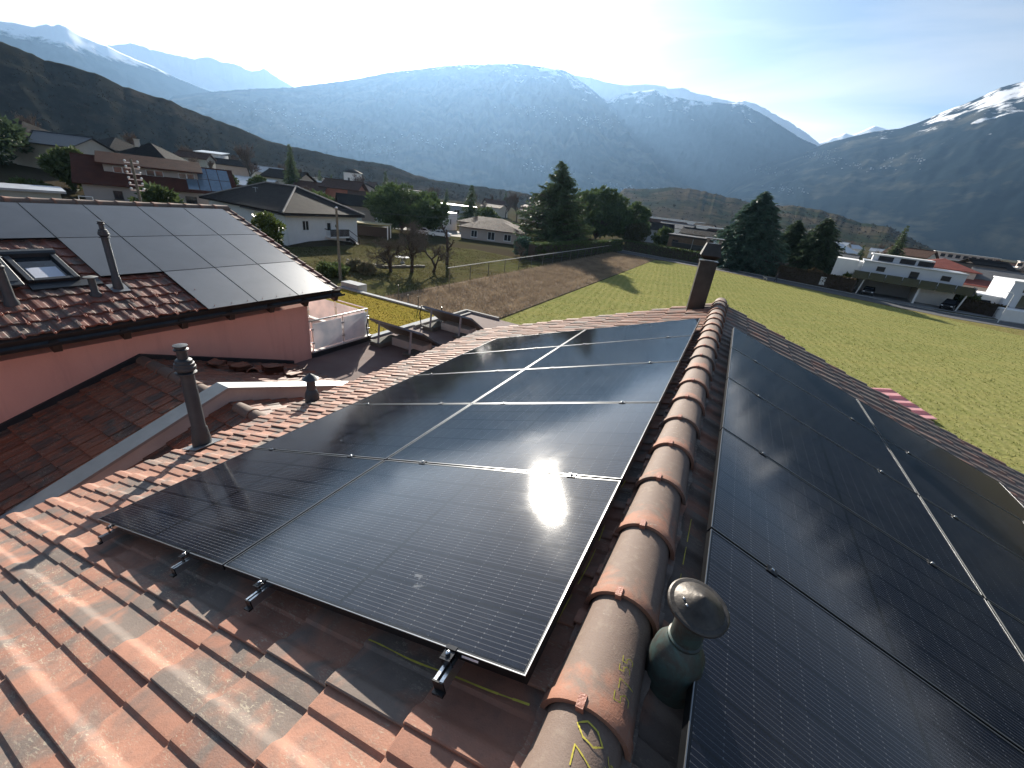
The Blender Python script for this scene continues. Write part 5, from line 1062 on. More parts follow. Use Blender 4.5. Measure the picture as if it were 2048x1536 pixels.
W_WHITE = M_WHITE; W_CREAM = pm('cream_render', (.52, .49, .42), .9, .08, .6); W_PINK = pm('pinkish_render', (.50, .42, .37), .9, .08, .6); W_BRICK = pm('brick_red_render', (.42, .17, .115), .9, .15, .8); W_GREY = pm('grey_wall_render', (.40, .41, .43), .9, .08, .6); W_BROWN = pm('brown_cladding', (.20, .125, .075), .8, .25, 2); W_ORANGE = pm('orange_render', (.42, .21, .10), .9, .12, .8)
M_GLASS = pm('dark_window_glass', (.03, .035, .045), .08, .2, 1, 0, 0); M_WFR = pm('white_window_frame', (.75, .75, .74), .5, .05, 2, 0, 0); M_DFR = pm('dark_window_frame', (.05, .04, .035), .6, .1, 2, 0, 0); M_SHUT = pm('shutter_paint', (.55, .52, .46), .7, .1, 2)
def house(label, xy, rz, w_, d, h, roof, rh, ov, wallm, roofm, wins=(), z0=None, chim=None, group=None, cat='house', fr=None, th=.16, name='house'):
    x, y = xy; z = float(gz(x, y)) if z0 is None else z0; e_ = empty(name, (x, y, z), R_(rz), label, cat, group); X, Y = w_/2, d/2
    mb = MB(); mb.box(-X, X, -Y, Y, -1.2, h)
    if roof == 'gable': mb.add([(-X, -Y, h), (-X, Y, h), (-X, 0, h+rh*Y/(Y+ov)), (X, -Y, h), (X, Y, h), (X, 0, h+rh*Y/(Y+ov))], [(0, 2, 1), (3, 4, 5), (0, 3, 5, 2), (4, 1, 2, 5)])
    mb.build('wall', wallm, e_); XO, YO = X+ov, Y+ov; mb = MB(); k = rh*ov/(Y+ov) if roof in ('gable', 'hip') else 0; ze = h-k*.0
    if roof == 'gable':
        for s_ in (-1, 1):
            a = [(-XO, s_*YO, ze), (XO, s_*YO, ze), (XO, 0, ze+rh), (-XO, 0, ze+rh)]; b = [(p, q, r_+th) for p, q, r_ in a]; fs = [(0, 3, 2, 1), (4, 5, 6, 7), (0, 1, 5, 4), (1, 2, 6, 5), (3, 0, 4, 7)]; mb.add(a+b, fs if s_ < 0 else [f[::-1] for f in fs])
        mb.tube([(-XO-.02, 0, ze+rh+th), (XO+.02, 0, ze+rh+th)], .13, 6)
    elif roof == 'hip':
        R0 = max(XO-YO, .05); pk = [(-R0, 0, ze+rh+th), (R0, 0, ze+rh+th)]; c = [(-XO, -YO, ze), (XO, -YO, ze), (XO, YO, ze), (-XO, YO, ze)]; c2 = [(p, q, r_+th) for p, q, r_ in c]; mb.add(c+c2+pk, [(0, 3, 2, 1), (0, 1, 5, 4), (1, 2, 6, 5), (2, 3, 7, 6), (3, 0, 4, 7), (4, 5, 9, 8), (6, 7, 8, 9), (5, 6, 9), (7, 4, 8)])
    elif roof == 'flat': mb.box(-XO, XO, -YO, YO, h, h+rh)
    elif roof == 'shed': mb.add([(-XO, -YO, h), (XO, -YO, h), (XO, YO, h+rh), (-XO, YO, h+rh), (-XO, -YO, h+th), (XO, -YO, h+th), (XO, YO, h+rh+th), (-XO, YO, h+rh+th)], [(0, 3, 2, 1), (4, 5, 6, 7), (0, 1, 5, 4), (1, 2, 6, 5), (2, 3, 7, 6), (3, 0, 4, 7)])
    ro = mb.build('roof', roofm, e_)
    if roof == 'hip' and th > .2:
        mb = MB()
        for sx in (-1, 1):
            for sy in (-1, 1): mb.tube([(sx*XO, sy*YO, ze+th+.02), (sx*R0, 0, ze+rh+th+.03)], .13, 6)
        mb.tube([(-R0, 0, ze+rh+th+.03), (R0, 0, ze+rh+th+.03)], .14, 6); mb.build('ridge_cap', pm('pale_ridge_caps', (.30, .27, .24), .8, .2, 3), ro)
    for wi in wins:
        f, u, zz, ww, hh = wi[:5]; sh = len(wi) > 5
        M = {'-y': Matrix.Translation((u, -Y, zz)), '+y': Matrix.Translation((-u, Y, zz)) @ Matrix.Rotation(math.pi, 4, 'Z'), '+x': Matrix.Translation((X, u, zz)) @ Matrix.Rotation(math.pi/2, 4, 'Z'), '-x': Matrix.Translation((-X, -u, zz)) @ Matrix.Rotation(-math.pi/2, 4, 'Z')}[f]
        b = min(.09, ww*.12); m2 = MB()
        for a in ((-ww/2, ww/2, -.05, .06, 0, b), (-ww/2, ww/2, -.05, .06, hh-b, hh), (-ww/2, -ww/2+b, -.05, .06, b, hh-b), (ww/2-b, ww/2, -.05, .06, b, hh-b)): m2.box(*a)
        if ww > .9 and ww < 2.6: m2.box(-b*.4, b*.4, -.04, .05, b, hh-b)
        m2.box(-ww/2-.08, ww/2+.08, -.12, .02, -.07, -.003); wo_ = m2.build('window', fr or M_WFR, e_, mat=M); m3 = MB(); m3.box(-ww/2+b, ww/2-b, -.02, .0, b, hh-b); m3.build('pane', M_GLASS, wo_)
        if sh:
            m4 = MB(); m4.box(-ww*.98, -ww/2-.02, -.06, -.01, 0, hh); m4.box(ww/2+.02, ww*.98, -.06, -.01, 0, hh); m4.build('shutter', M_SHUT, wo_)
    if chim: cx, cy, cz0, cz1 = chim; m2 = MB(); m2.box(cx-.35, cx+.35, cy-.3, cy+.3, cz0, cz1); m2.box(cx-.42, cx+.42, cy-.37, cy+.37, cz1, cz1+.12); m2.build('chimney', pm('chimney_render', (.45, .42, .38), .9, .15, 2), e_)
    return e_
# --- white hipped house
wh = house('white house with dark hipped tile roof and small wooden balcony', (-62.8, 43.8), -3, 19, 11.6, 4.05, 'hip', 3.0, .85, W_WHITE, RT_DARK, [('+x', -3.0, 1.95, 1.05, 1.35), ('-y', 6.2, 2.6, .9, .9), ('-y', 2.8, 2.0, 1.2, 1.1), ('+x', 3.9, .35, .85, .6)], th=.24)
mb = MB(); X = 9.5
mb.box(X-.02, X+.05, .2, 1.2, 1.3, 3.35); dr = mb.build('door', pm('white_door', (.7, .7, .68), .5, .05, 3), wh); mb = MB(); mb.box(X+.05, X+.06, .42, .98, 2.0, 3.0); mb.build('pane', M_GLASS, dr)
bw_ = MB(); bw_.box(X, X+1.3, .0, 3.2, 1.05, 1.27); bo = bw_.build('balcony', W_WHITE, wh)
mb = MB(); mb.box(X+1.2, X+1.26, 0, 3.2, 2.15, 2.25); mb.box(X+1.2, X+1.26, 0, 3.2, 1.27, 1.36)
mb.box(X, X+1.2, 0, .06, 2.15, 2.25)
for k in range(15): mb.box(X+1.2, X+1.25, .03+k*.22, .18+k*.22, 1.36, 2.15)
mb.build('railing', M_WOODD, bo)
mb = MB()
for k in range(7): mb.box(X+.1, X+1.25, 3.2+k*.27, 3.5+k*.27, 1.05-k*.17, 1.12-k*.17)
mb.box(X+1.2, X+1.27, 3.15, 3.22, 1.2, 2.25); mb.tube([(X+1.22, 3.2, 2.2), (X+1.22, 5.1, 1.0)], .05, 4); mb.tube([(X+1.22, 3.2, 1.4), (X+1.22, 5.1, .2)], .05, 4); mb.box(X+1.2, X+1.27, 5.05, 5.13, 0, 1.05); mb.build('stairs', M_WOODD, bo)
mb = MB(); mb.tube([(X+.5, -6.2, 3.95), (X+.12, -5.9, 3.5), (X+.1, -5.7, 0)], .05, 6); mb.build('downpipe', M_WFR, wh); mb = MB(); mb.tube([(X-9, -6.62, 3.98), (X+.8, -6.62, 3.98)], .08, 6); mb.tube([(X+.82, -6.6, 3.98), (X+.82, 6.6, 3.98)], .08, 6); mb.build('gutter', M_DFR, wh)
mb = MB(); mb.lathe([(.20, 0), (.24, .02), (.20, .06), (.12, .06), (.1, .03)], 16, M=Matrix.Translation((X+.02, 2.0, 2.6)) @ Matrix.Rotation(math.pi/2, 4, 'Y')); mb.build('door_wreath', pm('wreath', (.18, .15, .1), .9), wh)
mb = MB(); mb.tube([(-1.5, -3.0, 5.4), (-1.5, -3.0, 6.6)], .03, 5); mb.tube([(-2.2, -3.0, 6.5), (-.8, -3.0, 6.5)], .02, 4); mb.build('aerial', M_ALU, wh)
mb = MB(); mb.add([(X, -6.0, -.5), (X+2.2, -6.5, -.5), (X+2.2, 4.5, -.5), (X, 4.5, -.5), (X, -6, .05), (X+.5, -3, .6), (X+.5, .5, .75), (X, 4.5, .3)], [(0, 1, 5, 4), (1, 2, 6, 5), (2, 3, 7, 6), (4, 5, 6, 7)]); mb.build('earth_bank', MATS['rough_ground'], wh)
# --- red roofed house with long dormer
rh_ = house('wide old house with red tile roof and a long dormer', (-82.0, 37.2), 65, 17.5, 9.5, 3.0, 'gable', 3.4, .8, W_PINK, RT_RED, [('-y', -5.2, 1.3, 1.0, 1.1), ('-y', -1.2, .6, 3.0, 1.9), ('-y', 3.2, 1.2, 1.4, 1.2), ('-x', -1.2, 1.2, 1.2, 1.2), ('-x', 1.6, 1.2, 1.2, 1.2)], chim=None, fr=M_DFR)
mb = MB(); mb.box(-6.2, 4.6, -2.9, .5, 3.8, 5.75); dm = mb.build('dormer', W_PINK, rh_)
mb = MB(); mb.add([(-6.9, -3.6, 5.70), (5.3, -3.6, 5.70), (5.3, .3, 7.1), (-6.9, .3, 7.1), (-6.9, -3.6, 5.9), (5.3, -3.6, 5.9), (5.3, .3, 7.3), (-6.9, .3, 7.3)], [(0, 3, 2, 1), (4, 5, 6, 7), (0, 1, 5, 4), (1, 2, 6, 5), (3, 0, 4, 7)]); mb.add([(-6.9, .3, 7.1), (5.3, .3, 7.1), (5.3, 4, 5.7), (-6.9, 4, 5.7), (-6.9, .3, 7.3), (5.3, .3, 7.3), (5.3, 4, 5.9), (-6.9, 4, 5.9)], [(4, 5, 6, 7), (0, 3, 2, 1)]); mb.build('dormer_roof', RT_RED, dm)
for u in (-4.2, -.6, 3.2):
    m2 = MB(); m2.box(u-1.0, u+1.0, -2.98, -2.88, 4.7, 5.55); wo_ = m2.build('dormer_window', M_WFR, dm)
    for s_ in (-1, 1): m3 = MB(); m3.box(u+s_*.5-.42, u+s_*.5+.42, -3.0, -2.975, 4.77, 5.48); m3.build('pane', M_GLASS, wo_)
M_BPV = pm('pale_blue_collectors', (.20, .26, .32), .18, .15, 2, .2, 0)
k3 = 3.4/(9.5/2+.8); mb = MB(); A_ = math.atan(k3)
for c_ in range(4):
    for r_ in range(2):
        y1, y0 = -.3-r_*2.5, -2.65-r_*2.5; x0 = 3.1+c_*1.45; m2 = MB(); m2.box(x0, x0+1.36, y0, y1, .0, .05); m2.v = [(x, y, z+3.0+.16+3.4+y*k3+.05) for x, y, z in m2.v]; m2.build('roof_collector', M_BPV, rh_)
# --- houses behind it
house('cream gabled house with dark grey roof below the hillside', (-109, 36), 30, 9.5, 9.0, 3.6, 'gable', 1.9, .4, W_CREAM, RT_GREY if False else pm('anthracite_roof', (.065, .072, .08), .5, .15, 2, .2, .05), [('+x', 0, 1.2, 1.0, 1.0)])
house('house with dark brown roof just behind the cream gabled house', (-117, 33), 20, 12, 9, 3.9, 'hip', 2.5, .6, W_CREAM, RT_DARK)
house('house with dark hipped roof behind the long dormer', (-133, 53), 10, 10, 9, 4.2, 'hip', 2.7, .6, W_GREY, RT_BLACK, z0=-3.2)
house('white house with black half hipped roof and stone chimney', (-112, 50.5), 38, 9, 9, 3.8, 'hip', 3.0, .6, W_WHITE, RT_BLACK, chim=(-1.6, -1.5, 5, 7.2), z0=-3.6)
house('low flat house with pale sheet roof at the left edge', (-76, 18), 75, 9.5, 7, 3.1, 'flat', .25, .5, W_CREAM, RT_PALE, [('-y', -2, 1.0, 1.6, 1.2), ('-y', 2.2, 1.0, 1.2, 1.2)])
house('cream house with one small window on the scrub slope', (-158, 83), 40, 8, 7, 4.5, 'gable', 1.6, .5, W_CREAM, RT_BRICK, [('-y', 1.5, 2.5, 1.1, 1.1)], z0=-3)
house('small white house uphill of the cream house', (-179, 100), 40, 8, 7, 5, 'shed', .8, .5, W_WHITE, RT_PALE, [('-y', -1.5, 2.8, 1.3, 1.1), ('-y', 1.5, 2.8, 1.3, 1.1)], z0=-1.2)
house('long house with brown roof below the scrub slope', (-168, 101), 30, 13, 8, 4, 'gable', 1.8, .6, W_PINK, RT_DARK, [('-y', -2, 1.5, 1.2, 1.2)], z0=-3.4)
house('white house with sunlit pale roof beside the bare poplar', (-158, 107), 25, 10, 8, 4, 'gable', 1.9, .6, W_WHITE, RT_PALE, [('-y', -2, 1.5, 1.2, 1.2), ('-y', 2, 1.5, 1.2, 1.2)], z0=-4.4)
house('orange walled house with white roof and a skylight', (-108, 67.5), 28, 12, 9, 3.4, 'gable', 1.7, .8, W_ORANGE, RT_PALE, [('-y', 1, 1, 1.2, 1.2)], z0=-6.4)
house('beige house behind the dark spruce', (-124, 90), 20, 11, 9, 4.4, 'gable', 2.2, .6, W_CREAM, RT_DARK, [('-y', 2.4, 1.6, 1.2, 1.2)], z0=-5.5)
house('brick red house with brown roof and pale shutters', (-103, 92), 30, 9, 9, 5.2, 'gable', 2.2, .8, W_BRICK, RT_BRICK, [('+x', -2.2, 1.2, 1.1, 1.2, 1), ('+x', 2.0, 1.2, 1.1, 1.2), ('+x', .2, 3.4, 1.0, 1.2, 1), ('-y', -1, 1.4, 1.1, 1.2)], z0=-7.0)
house('older brown roofed house left of the brick red one', (-108.5, 86), 28, 8, 8, 3.6, 'gable', 2.0, .7, W_CREAM, RT_BRICK, z0=-6.6)
house('low gabled barn in front of the brick red house', (-79, 73.5), 55, 7, 6.5, 3.0, 'gable', 2.0, .7, W_PINK, RT_DARK, z0=-7.2)
house('small pale barn just left of the wide pine', (-87, 84), 50, 7, 6, 3.6, 'gable', 1.7, .6, W_PINK, RT_BRICK, z0=-6.9)
house('white tower house at the foot of the hazy hill', (-163, 151), 40, 7, 7, 8, 'hip', 1.6, .5, W_WHITE, RT_BLACK, [('-y', -1.4, 4.6, 1, 1.4), ('-y', 1.4, 4.6, 1, 1.4)], z0=-4.5)
house('long flat roofed white building behind the pines', (-100, 140), 35, 18, 9, 3.8, 'flat', .3, .4, W_GREY, RT_PALE, [('-y', -4, 1, 2.2, 1.6), ('-y', 2, 1, 2.2, 1.6)], z0=-7.6)
gr = house('small white flat roofed garage with a slit window', (-69, 90), 4, 8.0, 7.0, 3.95, 'flat', .14, .03, W_WHITE, RT_PALE, [('+x', .4, 1.5, .35, 1.1)], fr=M_DFR)
house('low house with sunlit brown tile roof right of the garage', (-50, 86.5), 22, 13, 9.5, 2.3, 'hip', 1.7, .8, W_PINK, RT_BRICK, [('-y', -3.6, .5, 1.4, 1.4), ('-y', .2, .3, 1.6, 1.7), ('-y', 3.8, .5, 1.6, 1.4)])
house('annex with brown tile roof behind the low house', (-58, 98), 22, 14, 8, 2.4, 'hip', 1.5, .7, W_PINK, RT_BRICK)
gw = MB(); gw.box(-16, 16, -.15, .15, -.5, 2.2, M=Matrix.Translation((-80, 66, GZ)) @ Matrix.Rotation(R_(58), 4, 'Z')); tag(gw.build('garden_wall', W_WHITE), 'long pale garden wall behind the wide pine', 'wall')
cp_ = empty('carport', (-58.5, 57.5, GZ), R_(35), 'low carport with yellowish roof beside the white house', 'carport')
mb = MB(); mb.box(-3.4, 3.4, -2, 2, 2.35, 2.5); mb.build('roof', pm('straw_roof', (.34, .28, .14), .9, .2, 2), cp_)
for x in (-3.1, 3.1):
    for y in (-1.8, 1.8): m2 = MB(); m2.box(x-.08, x+.08, y-.08, y+.08, 0, 2.35); m2.build('post', M_WFR, cp_)
mb = MB(); mb.box(-3.2, 3.2, 1.85, 1.95, .0, 1.7); mb.build('back_wall', M_WOODD, cp_)
# --- behind the road, from left to right
br = house('brown flat roofed house with dark balcony behind the hedge', (-11.6, 127), -2, 10.5, 8, 4.7, 'flat', .45, .35, W_BROWN, M_DFR, [('-y', 1.0, .6, 3.2, 1.7), ('-y', -3.4, 2.7, 1.6, 1.2)], fr=M_DFR)
mb = MB(); mb.box(-3.8, 5.4, -5.6, -4.1, 2.2, 3.3); mb.build('balcony', pm('black_balcony', (.02, .022, .025), .4, .2, 2, 0, 0), br)
mb = MB(); mb.tube([(1.2, -5.8, 0), (1.2, -5.8, 4.6)], .06, 6); mb.build('post', M_ALU, br)
ga = empty('open_garage', (6.4, 112.5, GZ), R_(-12), 'dark open double garage with wooden pillars under the cedar', 'garage')
mb = MB(); mb.box(-4.3, 4.3, -3, 3, 2.45, 2.8); mb.build('roof', M_DFR, ga); mb = MB(); mb.box(-4.2, 4.2, 2.8, 3, 0, 2.45); mb.box(-4.2, -4.0, -2.9, 2.8, 0, 2.45); mb.build('wall', M_WOODD, ga)
for x in (-4.1, -.1, 3.9): m2 = MB(); m2.box(x-.22, x+.22, -3, -2.6, 0, 2.45); m2.build('pillar', W_BROWN, ga)
mb = MB(); mb.box(4.1, 6.2, -2.9, -2.7, 0, 2.3); mb.build('side_wall', W_BROWN, ga)
for k, a in enumerate([('white gabled house behind the magnolia', (-37, 218), 10, 12, 9, 5, 'gable', 2.4, .6, W_WHITE, RT_BRICK), ('white house with grey roof and dark windows left of the cedar', (-24, 190), -8, 12, 9, 5.2, 'gable', 1.9, .8, W_WHITE, RT_GREY), ('long pale industrial hall in the hazy valley', (-48, 335), 4, 46, 18, 7.5, 'flat', .4, .2, W_WHITE, RT_PALE), ('dark roofed house left of the brown flat roofed house', (-28, 168), 12, 10, 9, 4.4, 'gable', 2.2, .7, W_GREY, RT_BLACK), ('grey roofed house behind the brown flat roofed house', (-13, 176), -6, 13, 9, 4.2, 'gable', 2.0, .7, W_WHITE, RT_DARK), ('bright flat roofed block behind the chimney cap', (-15, 250), 0, 14, 10, 6.4, 'flat', .3, .2, W_WHITE, RT_PALE)]):
    house(*a, wins=[('-y', -2.5, 2.4, 1.5, 1.3), ('-y', 2.0, 2.4, 1.5, 1.3)])
house('grey house with garage door behind the white car', (20.5, 127), -14, 9, 9, 4.2, 'gable', 1.5, .7, W_GREY, RT_GREY, [('-y', -1.2, .2, 3.0, 2.3)])
house('house with yellow gable behind the grey garage house', (30, 186), 62, 9, 10, 4.6, 'gable', 2.4, .6, pm('yellow_render', (.55, .38, .14), .9, .08, .6), RT_PALE)
house('pale house behind the dark layered conifer', (23, 165), -12, 11, 9, 4, 'gable', 1.8, .6, W_WHITE, RT_GREY)
# modern white house
mo = empty('modern_house', (29, 100.5, GZ), R_(-10), 'modern white flat roofed house with glass balcony over an open carport', 'house')
def part(nm, mat, *bs, bevel=0):
    mb = MB()
    for b in bs: mb.box(*b)
    return mb.build(nm, mat, mo, bevel=bevel)
W_COOL = pm('cool_white_render', (.60, .62, .66), .85, .05, .5)
part('upper_storey', W_COOL, (-7.4, 6.8, -.5, 8, 3.35, 5.75)); part('roof', RT_PALE, (-7.55, 6.95, -.65, 8.15, 5.75, 5.93)); part('side_wing', W_WHITE, (-11.6, -8.1, 1.2, 9, .0, 5.6), (-8.1, -7.4, .6, 7, .0, 5.5)); part('penthouse', W_COOL, (-6.3, 2.2, 3.2, 7.6, 5.93, 7.0)); part('penthouse_roof', W_WHITE, (-6.6, 2.5, 2.9, 7.9, 7.0, 7.2))
for x in (-4.2, -1.0, 1.6): m3 = MB(); m3.box(x-1.2, x+1.0, 3.14, 3.2, 6.05, 6.9); m3.build('pane', M_GLASS, mo)
part('balcony_slab', pm('dark_slab', (.10, .105, .11), .6, .15, 1), (-8.3, 8.2, -3.4, -.5, 2.85, 3.15), (-8.3, 8.2, -.5, 8, 3.0, 3.35))
M_SMOKE = pm('smoked_glass', (.05, .062, .068), .08, .2, .6, .1, 0)
for k in range(7): part('balustrade_pane', M_SMOKE, (-8.25+k*2.34, -6.0+k*2.34, -3.44, -3.40, 2.75, 4.1))
part('balustrade_pane', M_SMOKE, (-8.34, -8.3, -3.3, -.5, 2.75, 4.1)); part('balustrade_pane', M_SMOKE, (8.2, 8.24, -3.3, -.5, 2.75, 4.1))
for u, z_, w_, h_ in ((-4.6, 4.4, 1.1, .7), (4.4, 4.4, 1.1, .7), (.2, 3.36, 1.1, 1.7)):
    m2 = MB(); m2.box(u-w_/2-.06, u+w_/2+.06, -.56, -.48, z_-.06, z_+h_+.06); wo_ = m2.build('window', M_DFR, mo); m3 = MB(); m3.box(u-w_/2, u+w_/2, -.58, -.56, z_, z_+h_); m3.build('pane', M_GLASS, wo_)
part('back_wall', W_GREY, (-7.3, 7.0, 5.0, 5.3, 0, 3.0)); part('partition', W_WHITE, (1.4, 1.7, -2.4, 5, 0, 2.85), (1.7, 6.8, 1.2, 1.5, 0, 2.85)); part('side_wall', W_WHITE, (-7.9, -7.5, -2.6, 3, 0, 2.85))
for x in (-6.7, 7.2): m2 = MB(); m2.tube([(x, -2.6, 0), (x+.35, -2.9, 2.85)], .11, 8); m2.build('column', W_WHITE, mo)
part('stair_wall', W_COOL, (-12.2, -8.2, -2.6, -2.4, 0, 1.4), (-13.0, -12.2, -2.5, 1.0, 0, 1.9))
for k in range(3): m2 = MB(); m2.box(-12.8+k*1.0, -11.95+k*1.0, -3.2, -3.1, .5, 2.0); m2.build('fence_panel', pm('white_fence', (.7, .7, .68), .6, .05, 2), mo)
# right hand white house
wr = empty('modern_house', (45.5, 101, GZ), R_(-7), 'white cubic house with dark ribbon window at the right edge', 'house')
mb = MB(); mb.box(-3.6, 9, -2.5, 8, 0, 5.75); mb.build('main_block', W_COOL, wr); mb = MB(); mb.box(-6.6, -3.6, -.8, 8, 0, 3.0); mb.build('low_wing', W_WHITE, wr); mb = MB(); mb.box(-3.75, 9.1, -2.65, 8.1, 5.75, 5.95); mb.build('roof', W_WHITE, wr)
mb = MB(); mb.box(-2.2, 8, -2.56, -2.49, 4.3, 5.1); wo_ = mb.build('ribbon_window', M_DFR, wr); mb = MB(); mb.box(-2.0, 7.8, -2.6, -2.56, 4.38, 5.02); mb.build('pane', M_GLASS, wo_)
mb = MB(); mb.box(-4.4, 9.0, -7.6, -2.7, 0, 1.75); mb.build('terrace_wall', W_WHITE, wr); mb = MB(); mb.box(-2.0, 9, -2.58, -2.5, 1.78, 3.9); mb.build('glass_front', M_SMOKE, wr)
mb = MB(); mb.box(-6.2, -4.6, -.86, -.8, .4, 2.2); mb.build('window', M_GLASS, wr)
house('house with bright red hipped roof behind the modern house', (39, 122), -12, 10, 10, 5.7, 'hip', 1.8, .7, W_PINK, RT_RED2); house('red roofed annex below the bright red roof', (43.5, 114), -10, 7, 5, 3.6, 'shed', .9, .4, W_PINK, RT_RED2)
house('cream house with grey roof and shutters at the right', (51, 122), -14, 12, 9, 4.6, 'gable', 1.9, .8, pm('sunny_cream', (.58, .50, .34), .9, .06, .6), RT_GREY, [('-y', -3.5, 2.0, 1.0, 1.2, 1), ('-y', 0, 2.0, 1.0, 1.2)])
house('house with dark roof between the red roof and the terraces', (60, 168), -10, 12, 10, 4.6, 'gable', 1.8, .6, W_WHITE, RT_BLACK, [('-y', 0, 2, 1.4, 1.2)])
def terraces(xy, rz, n, label, group):
    e_ = empty('terraced_block', (xy[0], xy[1], GZ), R_(rz), label, 'apartment block', group)
    for k in range(n):
        mb = MB(); mb.box(-13+k*1.2, 13-k*1.2, -6+k*2.2, 6, k*2.8, k*2.8+2.7); st = mb.build('storey', W_CREAM if k % 2 else W_PINK, e_)
        for u in range(-4, 5):
            m3 = MB(); m3.box(u*2.6-.8, u*2.6+.8, -6.06+k*2.2, -6+k*2.2, k*2.8+.7, k*2.8+2.1); m3.build('window', M_GLASS, st)
        mb = MB(); mb.box(-13.4+k*1.2, 13.4-k*1.2, -7+k*2.2, 6.2, k*2.8+2.7, k*2.8+2.85); mb.build('slab', W_WHITE, e_)
terraces((93, 272), -12, 3, 'stepped pinkish apartment block before the right mountain, left one', 'far apartment blocks'); terraces((121, 268), -16, 3, 'stepped pinkish apartment block before the right mountain, right one', 'far apartment blocks')
# tiny houses of the valley town
rgv = random.Random(21)
proto = {}
def far_house(kind):
    if kind in proto: return proto[kind]
    ro = [RT_PALE, RT_BRICK, RT_DARK, RT_GREY][kind % 4]; wa = [W_WHITE, W_CREAM, W_PINK, W_WHITE][kind % 4]
    proto[kind] = house('tmp', (0, 0), 0, 11, 8.5, 4.6, 'gable' if kind < 3 else 'flat', 2.0 if kind < 3 else .3, .6, wa, ro, [('-y', -3, 1.6, 1.2, 1.2), ('-y', 0, 1.6, 1.2, 1.2), ('-y', 3, 1.6, 1.2, 1.2)]); return proto[kind]
clusters = [('tiny pale house in the hazy village below the main mountain', [(-110, 190), (-125, 215), (-98, 205), (-82, 190), (-142, 245), (-118, 268), (-92, 250), (-70, 225), (-60, 260), (-78, 285), (-150, 310), (-105, 330), (-66, 320), (-50, 200), (-132, 180)]), ('tiny house in the sunlit strip under the vineyard hills', [(10, 240), (24, 262), (38, 236), (6, 290), (44, 286), (18, 318), (34, 340), (56, 310), (-4, 268), (-30, 205), (-42, 240), (-18, 215), (-34, 262), (-22, 300), (-48, 290), (-8, 205), (2, 175)]), ('tiny house in the town at the foot of the right mountain', [(70, 212), (84, 226), (72, 246), (104, 232), (118, 330), (140, 340), (100, 352), (160, 380), (128, 402), (92, 390), (180, 420), (150, 450), (75, 330), (68, 182), (80, 196), (96, 206), (58, 214), (112, 252), (134, 290), (88, 290), (66, 262), (108, 300), (144, 372)]), ('tiny house on the slope behind the grey roofs', [(-172, 128), (-182, 150), (-140, 112), (-176, 170), (-146, 138), (-165, 190), (-136, 160)])]
first = set()
for lab, pts in clusters:
    for (x, y) in pts:
        k = rgv.randrange(4); src = far_house(k)
        o = src if k not in first else copy_tree(src); first.add(k)
        o.location = (x, y, float(gz(x, y)) - .2); o.rotation_euler = (0, 0, R_(rgv.uniform(-40, 50))); s_ = rgv.uniform(.75, 1.25); o.scale = (s_, s_, s_*rgv.uniform(.85, 1.1)); o['label'] = lab.replace('tiny pale house', 'tiny house').replace('tiny house', 'tiny house with ' + ['pale sheet roof', 'brown tiled roof', 'dark roof', 'flat roof'][k] + ','); o['category'] = 'house'; o['group'] = 'tiny houses of the valley'

# ---------------------------------------------------------------- fence, poles, lamp, garden things
M_POST = pm('weathered_wood', (.20, .17, .13), .9, .3, 6); M_RAILW = pm('grey_white_rail', (.52, .50, .45), .8, .15, 4); M_WIRE = pm('fence_wire', (.12, .12, .12), .5, .1, 5, .6, 0)
fn = empty('field_fence', (-26.6, 37, GZ), 0, 'wire fence with a pale top rail along the brown strip', 'fence'); rgf = random.Random(6)
for k in range(17):
    y = k*4.2; m2 = MB(); m2.tube([(.0, y, -.2), (rgf.uniform(-.05, .05), y+rgf.uniform(-.05, .05), 1.62)], .045, 6); m2.build('post', M_WIRE if k % 3 else M_POST, fn)
mb = MB(); mb.tube([(0, -.3, 1.68), (0, 20, 1.66), (.1, 45, 1.64), (.3, 67.5, 1.68)], .05, 6); mb.build('top_rail', M_RAILW, fn)
for z in (.5, 1.0, 1.35): m2 = MB(); m2.tube([(0, 0, z), (0.0, 33, z-.05), (0.3, 67.2, z)], .008, 4); m2.build('wire', M_WIRE, fn)
for k, (x, y) in enumerate(((-21.5, 23.3), (-24.6, 22.6), (-19.0, 21.5))):
    mb = MB(); mb.tube([(0, 0, 0), (.05, 0, 2.4)], .03, 6); o = mb.build('stake', M_WIRE); o.location = (x, y, GZ); tag(o, ('thin dark stake behind the moss roof', 'thin dark stake left of the others by the orchard', 'thin dark stake near the collectors')[k], 'stake')
def pole(loc, H, label, arms=0):
    e_ = empty('utility_pole', loc, R_(-25), label, 'utility pole'); mb = MB(); mb.tube([(0, 0, -.3), (.02, 0, H)], [.15, .10], 10); mb.build('pole', M_POST, e_, 50)
    if not arms: mb = MB(); mb.lathe([(.13, 0), (.13, .05), (.02, .16)], 10, (.02, 0, H)); mb.build('cap', M_ALU, e_)
    for k in range(arms):
        m2 = MB(); m2.box(-.05, .05, -.55, .55, H-.35-k*.5, H-.28-k*.5); a = m2.build('crossarm', M_ALU, e_)
        for s_ in (-.48, .48): m3 = MB(); m3.lathe([(.05, 0), (.10, .05), (.11, .13), (.06, .2), (.03, .22)], 10, (0, s_, H-.28-k*.5)); m3.build('insulator', M_WFR, a)
    return e_
pole((-33.6, 28.5, GZ), 6.6, 'grey wooden utility pole in front of the white house'); pole((-55.1, 22.5, GZ), 8.6, 'telegraph pole with rows of white insulators before the red roof', 6)
mb = MB(); mb.tube([(-33.6, 28.5, -1.45), (-36, 45, -2.2), (-42, 66, -2.4)], .012, 4); tag(mb.build('overhead_wire', M_WIRE), 'thin overhead wire running from the wooden pole', 'wire')
